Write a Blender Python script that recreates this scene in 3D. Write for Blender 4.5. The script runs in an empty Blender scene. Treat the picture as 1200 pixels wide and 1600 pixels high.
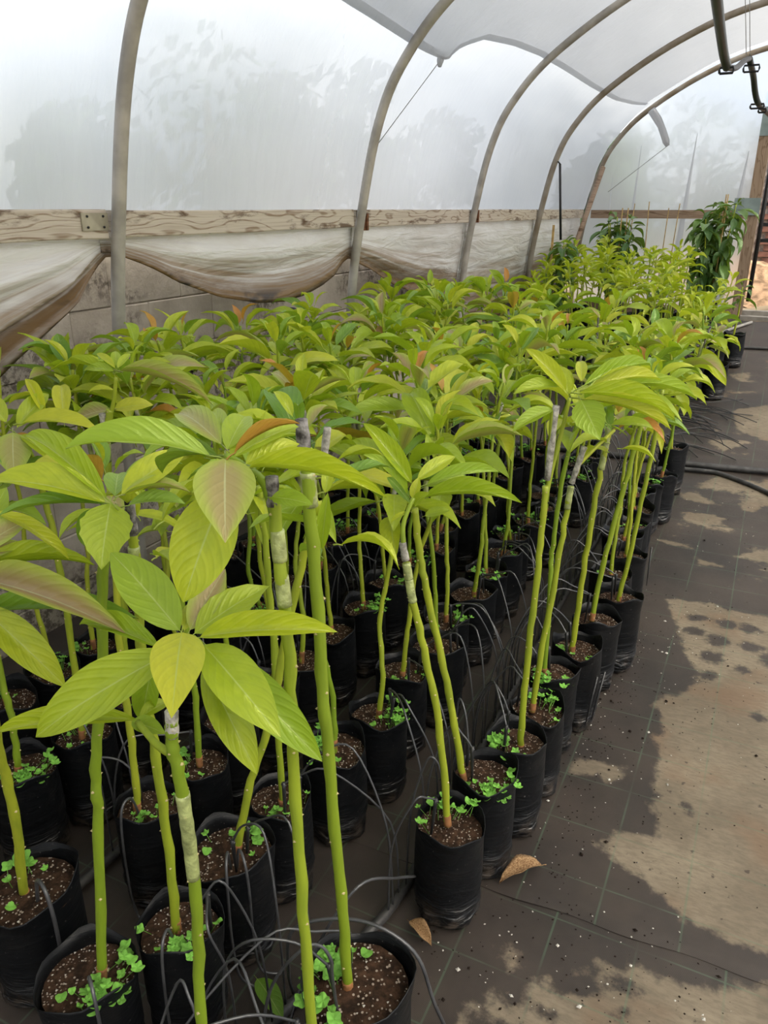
import bpy, math, random
import numpy as np
from mathutils import Vector, Matrix, noise as mnoise
from mathutils.bvhtree import BVHTree

# ------------------------------------------------------------------ camera
EYE = 1.55; FPX = 1200.0; PITCH = math.atan(473 / FPX); YAW = math.radians(26.2)
F0 = Vector((-math.sin(YAW), math.cos(YAW), 0)); RT = Vector((math.cos(YAW), math.sin(YAW), 0)); UPW = Vector((0, 0, 1))
FW = F0 * math.cos(PITCH) - UPW * math.sin(PITCH); UPC = F0 * math.sin(PITCH) + UPW * math.cos(PITCH)
CAM = Vector((0, 0, EYE))
scene = bpy.context.scene
COL = scene.collection
cd = bpy.data.cameras.new('camera'); co = bpy.data.objects.new('camera', cd); COL.objects.link(co)
cd.sensor_fit = 'VERTICAL'; cd.sensor_height = 36.0; cd.lens = 36.0 * FPX / 1600.0; cd.clip_start = 0.02
co.location = CAM
co.rotation_euler = Matrix((RT, UPC, -FW)).transposed().to_euler()
scene.camera = co

# ------------------------------------------------------------------ sky, sun, exposure
world = bpy.data.worlds.new('overcast_sky'); scene.world = world; world.use_nodes = True
wn = world.node_tree.nodes; wl = world.node_tree.links; wn.clear()
w_out = wn.new('ShaderNodeOutputWorld'); w_bg = wn.new('ShaderNodeBackground')
w_tc = wn.new('ShaderNodeTexCoord'); w_n = wn.new('ShaderNodeTexNoise'); w_r = wn.new('ShaderNodeValToRGB')
w_n.inputs['Scale'].default_value = 3.4; w_n.inputs['Detail'].default_value = 5; w_n.inputs['Roughness'].default_value = 0.55
w_r.color_ramp.elements[0].position = 0.40; w_r.color_ramp.elements[0].color = (0.26, 0.36, 0.52, 1)
w_r.color_ramp.elements[1].position = 0.60; w_r.color_ramp.elements[1].color = (1.30, 1.31, 1.32, 1)
wl.new(w_tc.outputs['Generated'], w_n.inputs['Vector']); wl.new(w_n.outputs['Fac'], w_r.inputs['Fac'])
wl.new(w_r.outputs['Color'], w_bg.inputs['Color']); w_bg.inputs['Strength'].default_value = 1.0
wl.new(w_bg.outputs['Background'], w_out.inputs['Surface'])
sd = bpy.data.lights.new('sun_offscreen', 'SUN'); so = bpy.data.objects.new('sun_offscreen', sd); COL.objects.link(so)
sd.energy = 7.2; sd.angle = math.radians(38); sd.color = (1.0, 0.90, 0.76)
so.rotation_euler = Vector((0.80, -0.28, 0.95)).to_track_quat('Z', 'Y').to_euler()   # veiled sun, high over the right-hand side
vs = scene.view_settings
vs.view_transform = 'Standard'; vs.look = 'None'; vs.gamma = 1.0; vs.use_curve_mapping = False; vs.exposure = 0.92
scene.cycles.max_bounces = 8; scene.cycles.transparent_max_bounces = 16; scene.cycles.caustics_reflective = False; scene.cycles.caustics_refractive = False

rng = random.Random(11)
# ------------------------------------------------------------------ helpers
def ray(px, py): return FW + RT * ((px - 600) / FPX) - UPC * ((py - 800) / FPX)
def at_z(px, py, z): d = ray(px, py); return CAM + d * ((z - EYE) / d.z)
def at_y(px, py, y): d = ray(px, py); return CAM + d * (y / d.y)
def at_x(px, py, x): d = ray(px, py); return CAM + d * (x / d.x)
def at_d(px, py, D): d = ray(px, py); return CAM + d * (D / d.dot(F0))
def ground(y):
    t = y - 4.6
    return 0.0 if t <= 0 else 0.1 * t
def at_ground(px, py):
    p = at_z(px, py, 0.0)
    for _ in range(30): p = at_z(px, py, 0.6 * p.z + 0.4 * ground(p.y))
    return p

def tagged(o, label=None, cat=None, group=None, kind=None):
    if label: o['label'] = label
    if cat: o['category'] = cat
    if group: o['group'] = group
    if kind: o['kind'] = kind
    return o
def link(o, parent=None):
    COL.objects.link(o)
    if parent is not None: o.parent = parent
    return o
def empty(name, loc=(0, 0, 0), rz=0.0):
    o = bpy.data.objects.new(name, None); o.location = loc; o.rotation_euler = (0, 0, rz); o.empty_display_size = 0.05
    return link(o)
def mobj(name, me, parent=None, mat=None, loc=None):
    o = bpy.data.objects.new(name, me); link(o, parent)
    if loc is not None: o.location = loc
    if mat is not None:
        o.material_slots[0].link = 'OBJECT'; o.material_slots[0].material = mat
    return o

class MB:
    """collects vertices and faces for one mesh"""
    def __init__(s): s.v = []; s.f = []; s.m = []; s.uv = {}
    def add(s, verts, faces, mi=0):
        b = len(s.v); s.v += [tuple(p) for p in verts]
        for f in faces: s.f.append(tuple(b + i for i in f)); s.m.append(mi)
        return s
    def box(s, c, size, rot=None, mi=0):
        hx, hy, hz = size[0] / 2, size[1] / 2, size[2] / 2
        vs_ = [Vector((x, y, z)) for x in (-hx, hx) for y in (-hy, hy) for z in (-hz, hz)]
        if rot is not None: vs_ = [rot @ p for p in vs_]
        c = Vector(c)
        return s.add([p + c for p in vs_], [(0, 1, 3, 2), (4, 6, 7, 5), (0, 4, 5, 1), (2, 3, 7, 6), (0, 2, 6, 4), (1, 5, 7, 3)], mi)
    def tube(s, pts, r, seg=8, cap=True, mi=0):
        pts = [Vector(p) for p in pts]; n = len(pts)
        rr = r if isinstance(r, (list, tuple)) else [r] * n
        rings = []; nrm = None
        for i, p in enumerate(pts):
            t = (pts[min(i + 1, n - 1)] - pts[max(i - 1, 0)])
            if t.length < 1e-9: t = Vector((0, 0, 1))
            t.normalize()
            if nrm is None:
                a = Vector((1, 0, 0)) if abs(t.x) < 0.8 else Vector((0, 1, 0)); nrm = t.cross(a).normalized()
            else:
                nrm = nrm - t * nrm.dot(t)
                nrm = nrm.normalized() if nrm.length > 1e-6 else t.orthogonal().normalized()
            bi = t.cross(nrm)
            rings.append([p + (nrm * math.cos(2 * math.pi * k / seg) + bi * math.sin(2 * math.pi * k / seg)) * rr[i] for k in range(seg)])
        vs_ = [q for ring in rings for q in ring]; fs = []
        for i in range(n - 1):
            for k in range(seg):
                a = i * seg + k; b = i * seg + (k + 1) % seg
                fs.append((a, b, b + seg, a + seg))
        if cap:
            fs.append(tuple(range(seg - 1, -1, -1))); fs.append(tuple((n - 1) * seg + k for k in range(seg)))
        return s.add(vs_, fs, mi)
    def grid(s, P, mi=0, closed=False):
        """P: list of rows of points"""
        nr = len(P); nc = len(P[0]); fs = []
        for i in range(nr - 1):
            for j in range(nc - 1 + (1 if closed else 0)):
                j2 = (j + 1) % nc
                fs.append((i * nc + j, i * nc + j2, (i + 1) * nc + j2, (i + 1) * nc + j))
        return s.add([q for r in P for q in r], fs, mi)
    def mesh(s, name, mats, smooth=True):
        me = bpy.data.meshes.new(name); me.from_pydata(s.v, [], s.f)
        for m in (mats if isinstance(mats, (list, tuple)) else [mats]): me.materials.append(m)
        me.polygons.foreach_set('material_index', s.m)
        me.polygons.foreach_set('use_smooth', [smooth] * len(s.f))
        me.update(); return me
    def build(s, name, mats, parent=None, smooth=True): return mobj(name, s.mesh(name, mats, smooth), parent)

def fnoise(x, y, z=0.0, s=1.0): return mnoise.noise(Vector((x * s, y * s, z * s)))
def catmull(pts, n):
    pts = [Vector(p) for p in pts]; out = []
    m = len(pts)
    for i in range(m - 1):
        p0 = pts[max(i - 1, 0)]; p1 = pts[i]; p2 = pts[i + 1]; p3 = pts[min(i + 2, m - 1)]
        for k in range(n):
            t = k / n
            out.append(0.5 * ((2 * p1) + (p2 - p0) * t + (2 * p0 - 5 * p1 + 4 * p2 - p3) * t * t + (3 * p1 - p0 - 3 * p2 + p3) * t ** 3))
    out.append(pts[-1]); return out

# ------------------------------------------------------------------ materials
class NT:
    def __init__(s, name):
        s.mat = bpy.data.materials.new(name); s.mat.use_nodes = True
        s.n = s.mat.node_tree.nodes; s.l = s.mat.node_tree.links; s.n.clear()
        s.out = s.n.new('ShaderNodeOutputMaterial')
    def new(s, t, **kw):
        n = s.n.new(t)
        for k, v in kw.items():
            if k in n.inputs: s.set(n.inputs[k], v)
            else: setattr(n, k, v)
        return n
    def set(s, inp, v):
        if hasattr(v, 'is_linked') or isinstance(v, bpy.types.NodeSocket): s.l.new(v, inp)
        else:
            if isinstance(v, (tuple, list)) and len(v) == 3 and inp.type == 'RGBA': v = (*v, 1)
            inp.default_value = v
    def noise(s, vec, scale, detail=3, rough=0.5, dist=0.0):
        n = s.new('ShaderNodeTexNoise'); n.inputs['Scale'].default_value = scale; n.inputs['Detail'].default_value = detail
        n.inputs['Roughness'].default_value = rough; n.inputs['Distortion'].default_value = dist
        if vec is not None: s.l.new(vec, n.inputs['Vector'])
        return n.outputs['Fac']
    def math(s, op, a, b=None, c=None, clamp=False):
        n = s.new('ShaderNodeMath', operation=op, use_clamp=clamp)
        for i, v in enumerate((a, b, c)):
            if v is not None: s.set(n.inputs[i], v)
        return n.outputs[0]
    def ramp(s, v, lo, hi, a=0.0, b=1.0):
        n = s.new('ShaderNodeMapRange'); n.interpolation_type = 'SMOOTHSTEP'
        for i, x in enumerate((v, lo, hi, a, b)): s.set(n.inputs[i], x)
        return n.outputs[0]
    def mix(s, f, a, b, mode='MIX'):
        n = s.new('ShaderNodeMix', data_type='RGBA', blend_type=mode)
        s.set(n.inputs[0], f); s.set(n.inputs[6], a); s.set(n.inputs[7], b); return n.outputs[2]
    def coord(s, which='Object'): return s.new('ShaderNodeTexCoord').outputs[which]
    def xyz(s, v):
        n = s.new('ShaderNodeSeparateXYZ'); s.l.new(v, n.inputs[0]); return n.outputs
    def mapping(s, v, scale=(1, 1, 1), loc=(0, 0, 0)):
        n = s.new('ShaderNodeMapping'); s.l.new(v, n.inputs[0]); n.inputs['Scale'].default_value = scale; n.inputs['Location'].default_value = loc
        return n.outputs[0]
    def bump(s, h, strength=0.3, dist=0.01):
        n = s.new('ShaderNodeBump'); s.l.new(h, n.inputs['Height']); n.inputs['Strength'].default_value = strength; n.inputs['Distance'].default_value = dist
        return n.outputs[0]
    def bsdf(s, color, rough=0.6, spec=0.3, metal=0.0, normal=None):
        n = s.new('ShaderNodeBsdfPrincipled'); s.set(n.inputs['Base Color'], color); s.set(n.inputs['Roughness'], rough)
        s.set(n.inputs['Specular IOR Level'], spec); s.set(n.inputs['Metallic'], metal)
        if normal is not None: s.l.new(normal, n.inputs['Normal'])
        return n.outputs[0]
    def mixsh(s, f, a, b):
        n = s.new('ShaderNodeMixShader'); s.set(n.inputs[0], f); s.l.new(a, n.inputs[1]); s.l.new(b, n.inputs[2]); return n.outputs[0]
    def done(s, sh): s.l.new(sh, s.out.inputs['Surface']); return s.mat

def simple(name, col, rough=0.6, spec=0.3, metal=0.0, var=0.25, scale=12.0, bump=0.0, col2=None):
    t = NT(name); o = t.coord('Object'); n = t.noise(o, scale, 4)
    c = t.mix(t.ramp(n, 0.3, 0.7), tuple(x * (1 - var) for x in col), col2 or tuple(min(1, x * (1 + var)) for x in col))
    nm = t.bump(t.noise(o, scale * 3, 4), bump, 0.01) if bump else None
    return t.done(t.bsdf(c, rough, spec, metal, nm))

def leaf_material(name, ca, cb, tint=None, tint_amt=0.0, trans=0.35, rough=0.42, vein=(0.62, 0.72, 0.22)):
    """ca..cb: range of leaf colour between individuals; tint: bronze flush on young leaves"""
    t = NT(name)
    uv = t.coord('UV'); x, y, z = t.xyz(uv)            # u along the blade, v across 0..1
    oi = t.new('ShaderNodeObjectInfo').outputs['Random']
    v = t.math('ABSOLUTE', t.math('SUBTRACT', y, 0.5))
    c = t.mix(oi, ca, cb)
    nz = t.noise(t.coord('Object'), 7.0, 3)
    c = t.mix(t.ramp(nz, 0.3, 0.75, 0.0, 0.35), c, tuple(k * 0.72 for k in ca))
    if tint:
        m = t.math('MULTIPLY', t.ramp(v, 0.48, 0.12), t.ramp(t.math('ADD', x, t.math('MULTIPLY', nz, 0.4)), 0.1, 0.45))
        m = t.math('MULTIPLY', m, t.math('MULTIPLY_ADD', oi, 0.5, tint_amt - 0.25), clamp=True)
        c = t.mix(m, c, tint)
    # side veins sweep towards the tip, midrib is a pale line
    sv = t.math('FRACT', t.math('MULTIPLY', t.math('SUBTRACT', x, t.math('MULTIPLY', v, t.math('MULTIPLY_ADD', v, 0.5, 0.4))), 8.0))
    sv = t.math('ABSOLUTE', t.math('SUBTRACT', sv, 0.5))
    svm = t.math('MULTIPLY', t.ramp(sv, 0.05, 0.0), 0.13)
    c = t.mix(svm, c, vein)
    c = t.mix(t.math('MULTIPLY', t.ramp(v, 0.024, 0.008), 0.6), c, vein)
    h = t.math('ADD', t.math('MULTIPLY', t.ramp(sv, 0.3, 0.0), -0.6), t.math('MULTIPLY', nz, 0.5))
    nm = t.bump(h, 0.16, 0.01)
    p = t.bsdf(c, rough, 0.5, 0.0, nm)
    tl = t.new('ShaderNodeBsdfTranslucent'); t.l.new(t.mix(0.5, c, (0.50, 0.72, 0.02)), tl.inputs['Color'])
    return t.done(t.mixsh(trans, p, tl.outputs[0]))

M = {}
M['leaf'] = leaf_material('leaf_green', (0.33, 0.49, 0.025), (0.62, 0.68, 0.035))
M['leaf_deep'] = leaf_material('leaf_mid_green', (0.15, 0.31, 0.035), (0.32, 0.48, 0.04), trans=0.3)
M['leaf_yellow'] = leaf_material('leaf_yellow_green', (0.60, 0.66, 0.045), (0.72, 0.72, 0.05), trans=0.4)
M['leaf_bronze'] = leaf_material('leaf_bronze', (0.40, 0.50, 0.06), (0.46, 0.52, 0.08), tint=(0.42, 0.29, 0.15), tint_amt=0.80, trans=0.25, vein=(0.62, 0.66, 0.34))
M['leaf_red'] = leaf_material('leaf_red', (0.62, 0.24, 0.05), (0.60, 0.33, 0.06), trans=0.35, vein=(0.65, 0.4, 0.12))
M['leaf_dark'] = leaf_material('leaf_dark', (0.075, 0.17, 0.045), (0.16, 0.28, 0.06), trans=0.22, vein=(0.25, 0.36, 0.12))
M['leaf_far'] = leaf_material('leaf_far_yellow', (0.50, 0.60, 0.035), (0.66, 0.68, 0.04), trans=0.4)

def stem_material():
    t = NT('stem_green'); o = t.coord('Object'); oi = t.new('ShaderNodeObjectInfo').outputs['Random']
    c = t.mix(oi, (0.22, 0.34, 0.02), (0.44, 0.48, 0.035))
    n = t.noise(t.mapping(o, (60, 60, 9)), 1.0, 4)
    c = t.mix(t.ramp(n, 0.35, 0.75, 0, 0.5), c, (0.15, 0.22, 0.02))
    return t.done(t.bsdf(c, 0.45, 0.35, 0, t.bump(n, 0.15, 0.004)))
M['stem'] = stem_material()
M['node'] = simple('bud_scar', (0.62, 0.52, 0.25), 0.7, 0.2)
M['bark'] = simple('bark_base', (0.33, 0.15, 0.06), 0.8, 0.2, var=0.35, scale=60)
M['tape'] = simple('graft_tape', (0.40, 0.45, 0.17), 0.35, 0.5, var=0.35, scale=45, bump=0.3)
M['stub'] = simple('dead_stub', (0.42, 0.40, 0.34), 0.8, 0.2, var=0.5, scale=70, bump=0.4)
M['stub_dark'] = simple('dark_stub', (0.10, 0.085, 0.075), 0.8, 0.2, var=0.6, scale=70, bump=0.4, col2=(0.4, 0.38, 0.36))
M['weed'] = simple('clover_green', (0.20, 0.46, 0.07), 0.6, 0.2, var=0.3, scale=30)

def bag_material():
    t = NT('black_polythene'); o = t.coord('Object'); oi = t.new('ShaderNodeObjectInfo').outputs['Random']
    x, y, z = t.xyz(o)
    n = t.noise(o, 14.0, 5, 0.6)
    dust = t.math('MULTIPLY', t.ramp(n, 0.5, 0.8), t.math('MULTIPLY_ADD', oi, 0.5, 0.25))
    c = t.mix(dust, (0.0035, 0.004, 0.0048), (0.020, 0.019, 0.018))
    low = t.math('MULTIPLY', t.ramp(z, 0.09, 0.0), t.ramp(t.noise(o, 30.0, 4), 0.45, 0.7))
    c = t.mix(low, c, (0.11, 0.085, 0.065))
    sp = t.ramp(t.noise(o, 150.0, 2), 0.70, 0.78)
    c = t.mix(sp, c, (0.16, 0.15, 0.14))
    w = t.noise(t.mapping(o, (6, 6, 30)), 1.0, 4, 0.6, 0.8)
    h = t.math('MULTIPLY', w, t.ramp(z, 0.15, 0.02, 0.15, 1.0))
    return t.done(t.bsdf(c, t.ramp(z, 0.10, 0.04, 0.48, 0.30), t.ramp(z, 0.10, 0.04, 0.17, 0.42), 0, t.bump(h, 0.9, 0.03)))
M['bag'] = bag_material()
def soil_material():
    t = NT('potting_soil'); o = t.coord('Object')
    n = t.noise(o, 60.0, 5, 0.7)
    c = t.mix(t.ramp(n, 0.35, 0.7), (0.018, 0.010, 0.006), (0.085, 0.045, 0.026))
    vo = t.new('ShaderNodeTexVoronoi'); vo.inputs['Scale'].default_value = 190.0; t.l.new(o, vo.inputs['Vector'])
    cr = t.xyz(vo.outputs['Color'])
    per = t.math('MULTIPLY', t.ramp(vo.outputs['Distance'], 0.42, 0.34), t.math('GREATER_THAN', cr[0], 0.70))
    c = t.mix(per, c, (0.42, 0.34, 0.27))
    return t.done(t.bsdf(c, 0.9, 0.15, 0, t.bump(t.math('ADD', n, per), 0.8, 0.006)))
M['soil'] = soil_material()
M['perlite'] = simple('perlite', (0.72, 0.68, 0.6), 0.9, 0.1)
M['crumb'] = simple('soil_crumb', (0.022, 0.015, 0.011), 0.9, 0.1)
M['pipe'] = simple('grey_black_pipe', (0.045, 0.043, 0.041), 0.5, 0.4, var=0.4, scale=25, bump=0.1)
M['tube'] = simple('drip_tube', (0.06, 0.06, 0.062), 0.38, 0.5, var=0.3, scale=20)
M['stake'] = simple('drip_stake', (0.022, 0.022, 0.022), 0.5, 0.4)
M['metal'] = simple('galvanised_hoop', (0.40, 0.37, 0.325), 0.5, 0.4, metal=0.2, var=0.22, scale=9, bump=0.05)
M['metal_rust'] = simple('rusted_hoop', (0.32, 0.25, 0.17), 0.6, 0.35, metal=0.15, var=0.35, scale=7, bump=0.08, col2=(0.34, 0.30, 0.25))
M['rust'] = simple('rust', (0.16, 0.07, 0.035), 0.85, 0.2, var=0.5, scale=40, bump=0.3)
M['plate'] = simple('galvanised_plate', (0.33, 0.30, 0.22), 0.5, 0.4, metal=0.25, var=0.2, scale=15)
M['plate_grey'] = simple('grey_plate', (0.25, 0.31, 0.30), 0.55, 0.3, var=0.15, scale=8)
M['black'] = simple('black_metal', (0.012, 0.012, 0.012), 0.5, 0.3)
M['hose'] = simple('dark_green_hose', (0.018, 0.026, 0.020), 0.45, 0.4, var=0.3)
M['cord'] = simple('cord', (0.35, 0.35, 0.34), 0.8, 0.2)
M['deadleaf'] = simple('dry_leaf', (0.36, 0.17, 0.06), 0.7, 0.3, var=0.5, scale=25, bump=0.2, col2=(0.5, 0.32, 0.16))
M['bamboo'] = simple('bamboo_cane', (0.45, 0.30, 0.11), 0.6, 0.3, var=0.3, scale=20)
M['straw'] = simple('straw_bank', (0.22, 0.145, 0.09), 0.95, 0.1, var=0.5, scale=9, bump=0.6)
M['earth'] = simple('outside_earth', (0.17, 0.135, 0.09), 0.95, 0.1, var=0.4, scale=2, bump=0.4)
M['brick'] = simple('dark_brick', (0.12, 0.06, 0.045), 0.9, 0.1, var=0.5, scale=8)
M['sill'] = simple('concrete_sill', (0.32, 0.29, 0.25), 0.9, 0.15, var=0.25, scale=10, bump=0.2)
M['crown'] = simple('tree_foliage', (0.05, 0.085, 0.035), 0.7, 0.2, var=0.45, scale=2)
M['trunk'] = simple('tree_bark', (0.10, 0.07, 0.045), 0.9, 0.1)

def wood_material(name, pale, dark, stain, upright=False):
    t = NT(name); o = t.coord('Object')
    if upright:
        q = t.xyz(o); cx = t.new('ShaderNodeCombineXYZ'); t.l.new(q[1], cx.inputs[0]); t.l.new(q[2], cx.inputs[1]); t.l.new(q[0], cx.inputs[2]); o = cx.outputs[0]
    oi = t.new('ShaderNodeObjectInfo').outputs['Random']
    off = t.new('ShaderNodeVectorMath', operation='ADD'); t.l.new(o, off.inputs[0])
    cmb = t.new('ShaderNodeCombineXYZ'); t.l.new(t.math('MULTIPLY', oi, 9.0), cmb.inputs[1]); t.l.new(cmb.outputs[0], off.inputs[1])
    v = off.outputs[0]
    d = t.noise(t.mapping(v, (1, 2.4, 14)), 1.0, 2, 0.45)
    x, y, z = t.xyz(v)
    rings = t.math('FRACT', t.math('ADD', t.math('MULTIPLY', d, 6.0), t.math('MULTIPLY', z, 22.0)))
    line = t.ramp(t.math('ABSOLUTE', t.math('SUBTRACT', rings, 0.5)), 0.16, 0.02)
    fine = t.noise(t.mapping(v, (20, 3, 140)), 1.0, 3)
    c = t.mix(t.math('MULTIPLY', line, t.ramp(fine, 0.3, 0.6, 0.25, 0.8)), pale, dark)
    c = t.mix(t.ramp(fine, 0.4, 0.8, 0, 0.4), c, dark)
    s = t.ramp(t.noise(t.mapping(v, (3, 4.2, 16)), 1.0, 5, 0.65), 0.55, 0.68)
    c = t.mix(t.math('MULTIPLY', s, 0.85), c, stain)
    return t.done(t.bsdf(c, 0.8, 0.2, 0, t.bump(t.math('ADD', line, fine), 0.3, 0.004)))
M['wood'] = wood_material('weathered_board', (0.60, 0.53, 0.44), (0.24, 0.16, 0.10), (0.10, 0.055, 0.03))
M['wood_post'] = wood_material('brown_post', (0.36, 0.26, 0.18), (0.20, 0.13, 0.08), (0.10, 0.06, 0.035), True)
M['wood_brown'] = wood_material('brown_board', (0.38, 0.27, 0.19), (0.22, 0.14, 0.09), (0.12, 0.07, 0.04))

def film_material(name, clear, col, streak=0.12, rough=0.3, haze=0.0):
    """thin polythene: part of the light goes straight through, the rest is scattered"""
    t = NT(name); o = t.coord('Object')
    n1 = t.noise(t.mapping(o, (1, 2.2, 0.7)), 1.6, 4, 0.6, 0.4)
    n2 = t.noise(t.mapping(o, (3, 9, 1.2)), 3.0, 4, 0.65, 0.6)
    wr = t.math('ADD', t.math('MULTIPLY', n1, 0.8), t.math('MULTIPLY', n2, 0.35))
    nm = t.bump(wr, 0.35, 0.05)
    tr = t.new('ShaderNodeBsdfTransparent'); t.set(tr.inputs['Color'], (0.97, 0.98, 0.98))
    tl = t.new('ShaderNodeBsdfTranslucent'); t.set(tl.inputs['Color'], col); t.l.new(nm, tl.inputs['Normal'])
    df = t.new('ShaderNodeBsdfDiffuse'); t.set(df.inputs['Color'], col); t.l.new(nm, df.inputs['Normal'])
    gl = t.new('ShaderNodeBsdfGlossy'); t.set(gl.inputs['Roughness'], rough); t.set(gl.inputs['Color'], (0.9, 0.9, 0.9)); t.l.new(nm, gl.inputs['Normal'])
    sc = t.mixsh(0.22, tl.outputs[0], df.outputs[0])
    if haze > 0:          # scattered but still forward-going light: what lies behind shows blurred
        rf = t.new('ShaderNodeBsdfRefraction'); t.set(rf.inputs['IOR'], 1.15); t.set(rf.inputs['Roughness'], 0.72); t.set(rf.inputs['Color'], (0.97, 0.98, 0.98))
        sc = t.mixsh(haze, sc, rf.outputs[0])
    f = t.math('ADD', 1.0 - clear, t.math('MULTIPLY', t.math('SUBTRACT', n2, 0.5), streak * 2), clamp=True)
    sh = t.mixsh(f, tr.outputs[0], sc)
    return t.done(t.mixsh(0.05, sh, gl.outputs[0]))
M['film'] = film_material('clear_film', 0.06, (0.90, 0.93, 0.96), streak=0.05, haze=0.54)
M['liner'] = film_material('white_liner', 0.06, (0.74, 0.75, 0.77), 0.04)
M['hem'] = film_material('liner_hem', 0.06, (0.74, 0.75, 0.77), 0.03)
M['pleat'] = film_material('film_pleat', 0.06, (0.90, 0.93, 0.96), 0.02)

def curtain_material():
    t = NT('dirty_curtain'); o = t.coord('Object'); uv = t.coord('UV'); x, y, z = t.xyz(uv)
    n = t.noise(t.mapping(o, (2, 1.4, 6)), 1.5, 4, 0.6, 0.5)
    sk = t.noise(t.mapping(uv, (1.6, 13, 1)), 1.0, 4, 0.6, 0.3)
    d = t.ramp(t.math('ADD', y, t.math('ADD', t.math('MULTIPLY', t.math('SUBTRACT', n, 0.5), 0.4), t.math('MULTIPLY', t.math('SUBTRACT', sk, 0.5), 0.7))), 0.35, 1.0)
    c = t.mix(t.ramp(n, 0.35, 0.7), (0.86, 0.85, 0.82), (0.74, 0.71, 0.66))
    c = t.mix(d, c, (0.19, 0.11, 0.045))
    c = t.mix(t.math('MULTIPLY', t.ramp(sk, 0.42, 0.62), t.ramp(y, 0.15, 0.6, 0.0, 0.55)), c, (0.34, 0.22, 0.105))
    blk = t.math('MULTIPLY', t.ramp(y, 0.78, 0.92), t.ramp(t.noise(t.mapping(o, (2, 2.2, 5)), 1.2, 4, 0.65), 0.46, 0.60))
    c = t.mix(blk, c, (0.06, 0.05, 0.045))
    h = t.noise(t.mapping(o, (1, 1.2, 9)), 1.6, 4, 0.55, 0.8)
    nm = t.bump(h, 0.6, 0.05)
    p = t.bsdf(c, 0.45, 0.35, 0, nm)
    tl = t.new('ShaderNodeBsdfTranslucent'); t.l.new(c, tl.inputs['Color'])
    return t.done(t.mixsh(0.22, p, tl.outputs[0]))
M['curtain'] = curtain_material()

def block_material():
    t = NT('rendered_block'); o = t.coord('Object'); g = t.new('ShaderNodeNewGeometry').outputs['Position']
    n = t.noise(g, 3.0, 6, 0.65)
    c = t.mix(t.ramp(n, 0.3, 0.7), (0.42, 0.36, 0.30), (0.60, 0.53, 0.45))
    st = t.math('MULTIPLY', t.ramp(t.noise(t.mapping(g, (1, 1.0, 2.4)), 1.1, 4, 0.6), 0.44, 0.56), t.ramp(t.noise(g, 26.0, 5, 0.75), 0.42, 0.6))
    c = t.mix(t.math('MULTIPLY', st, 0.85), c, (0.10, 0.08, 0.068))
    return t.done(t.bsdf(c, 0.95, 0.1, 0, t.bump(t.noise(g, 30.0, 6, 0.7), 0.5, 0.012)))
M['block'] = block_material()
M['mortar'] = simple('mortar', (0.30, 0.25, 0.21), 0.95, 0.1, var=0.35, scale=20, bump=0.3)

def mat_material(name, ox, oy):
    """woven weed mat: damp dark, dusty where it has dried, green tracer threads"""
    t = NT(name); g = t.new('ShaderNodeNewGeometry').outputs['Position']; x, y, z = t.xyz(g)
    at = t.new('ShaderNodeAttribute', attribute_name='dry').outputs['Fac']
    edge = t.noise(g, 22.0, 5, 0.65)
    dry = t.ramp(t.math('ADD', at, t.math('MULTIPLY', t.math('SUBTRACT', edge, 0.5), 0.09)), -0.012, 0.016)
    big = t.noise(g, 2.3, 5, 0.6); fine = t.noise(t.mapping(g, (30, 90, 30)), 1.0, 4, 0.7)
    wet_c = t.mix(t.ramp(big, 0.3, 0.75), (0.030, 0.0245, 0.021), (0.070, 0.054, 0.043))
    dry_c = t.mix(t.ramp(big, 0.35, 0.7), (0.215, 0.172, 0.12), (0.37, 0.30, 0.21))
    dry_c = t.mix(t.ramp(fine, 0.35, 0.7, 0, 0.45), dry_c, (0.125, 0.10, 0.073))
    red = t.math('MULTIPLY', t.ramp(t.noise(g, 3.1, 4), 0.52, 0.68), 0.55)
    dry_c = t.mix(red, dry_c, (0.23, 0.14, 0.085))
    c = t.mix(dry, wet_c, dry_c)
    spots = t.math('MULTIPLY', t.ramp(t.noise(g, 38.0, 3), 0.66, 0.72), dry)
    c = t.mix(t.math('MULTIPLY', spots, 0.7), c, (0.055, 0.042, 0.036))
    def thread(v, off, period=0.185, w=0.0022):
        f = t.math('ABSOLUTE', t.math('SUBTRACT', t.math('FRACT', t.math('DIVIDE', t.math('ADD', v, off), period)), 0.5))
        return t.ramp(f, w / period * 1.7, w / period * 0.5)
    th = t.math('MAXIMUM', thread(x, ox), thread(y, oy, 0.187, 0.0018))
    th = t.math('MULTIPLY', th, t.ramp(t.noise(g, 6.0, 4), 0.3, 0.62, 0.10, 0.8))
    c = t.mix(t.math('MULTIPLY', th, 0.42), c, (0.13, 0.23, 0.14))
    weave = t.new('ShaderNodeTexWave', bands_direction='Y'); weave.inputs['Scale'].default_value = 160.0; t.l.new(g, weave.inputs['Vector'])
    nm = t.bump(t.math('ADD', t.math('MULTIPLY', weave.outputs['Fac'], 0.3), t.noise(g, 16.0, 5, 0.6)), 0.35, 0.006)
    return t.done(t.bsdf(c, t.math('MULTIPLY_ADD', dry, 0.35, 0.5), 0.3, 0, nm))
M['mat_lower'] = mat_material('weed_mat_lower', 0.41 - 0.0925, -1.19 + 0.0935)
M['mat_upper'] = mat_material('weed_mat_upper', 0.14 + 0.0925, -1.505 + 0.0935)

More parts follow.
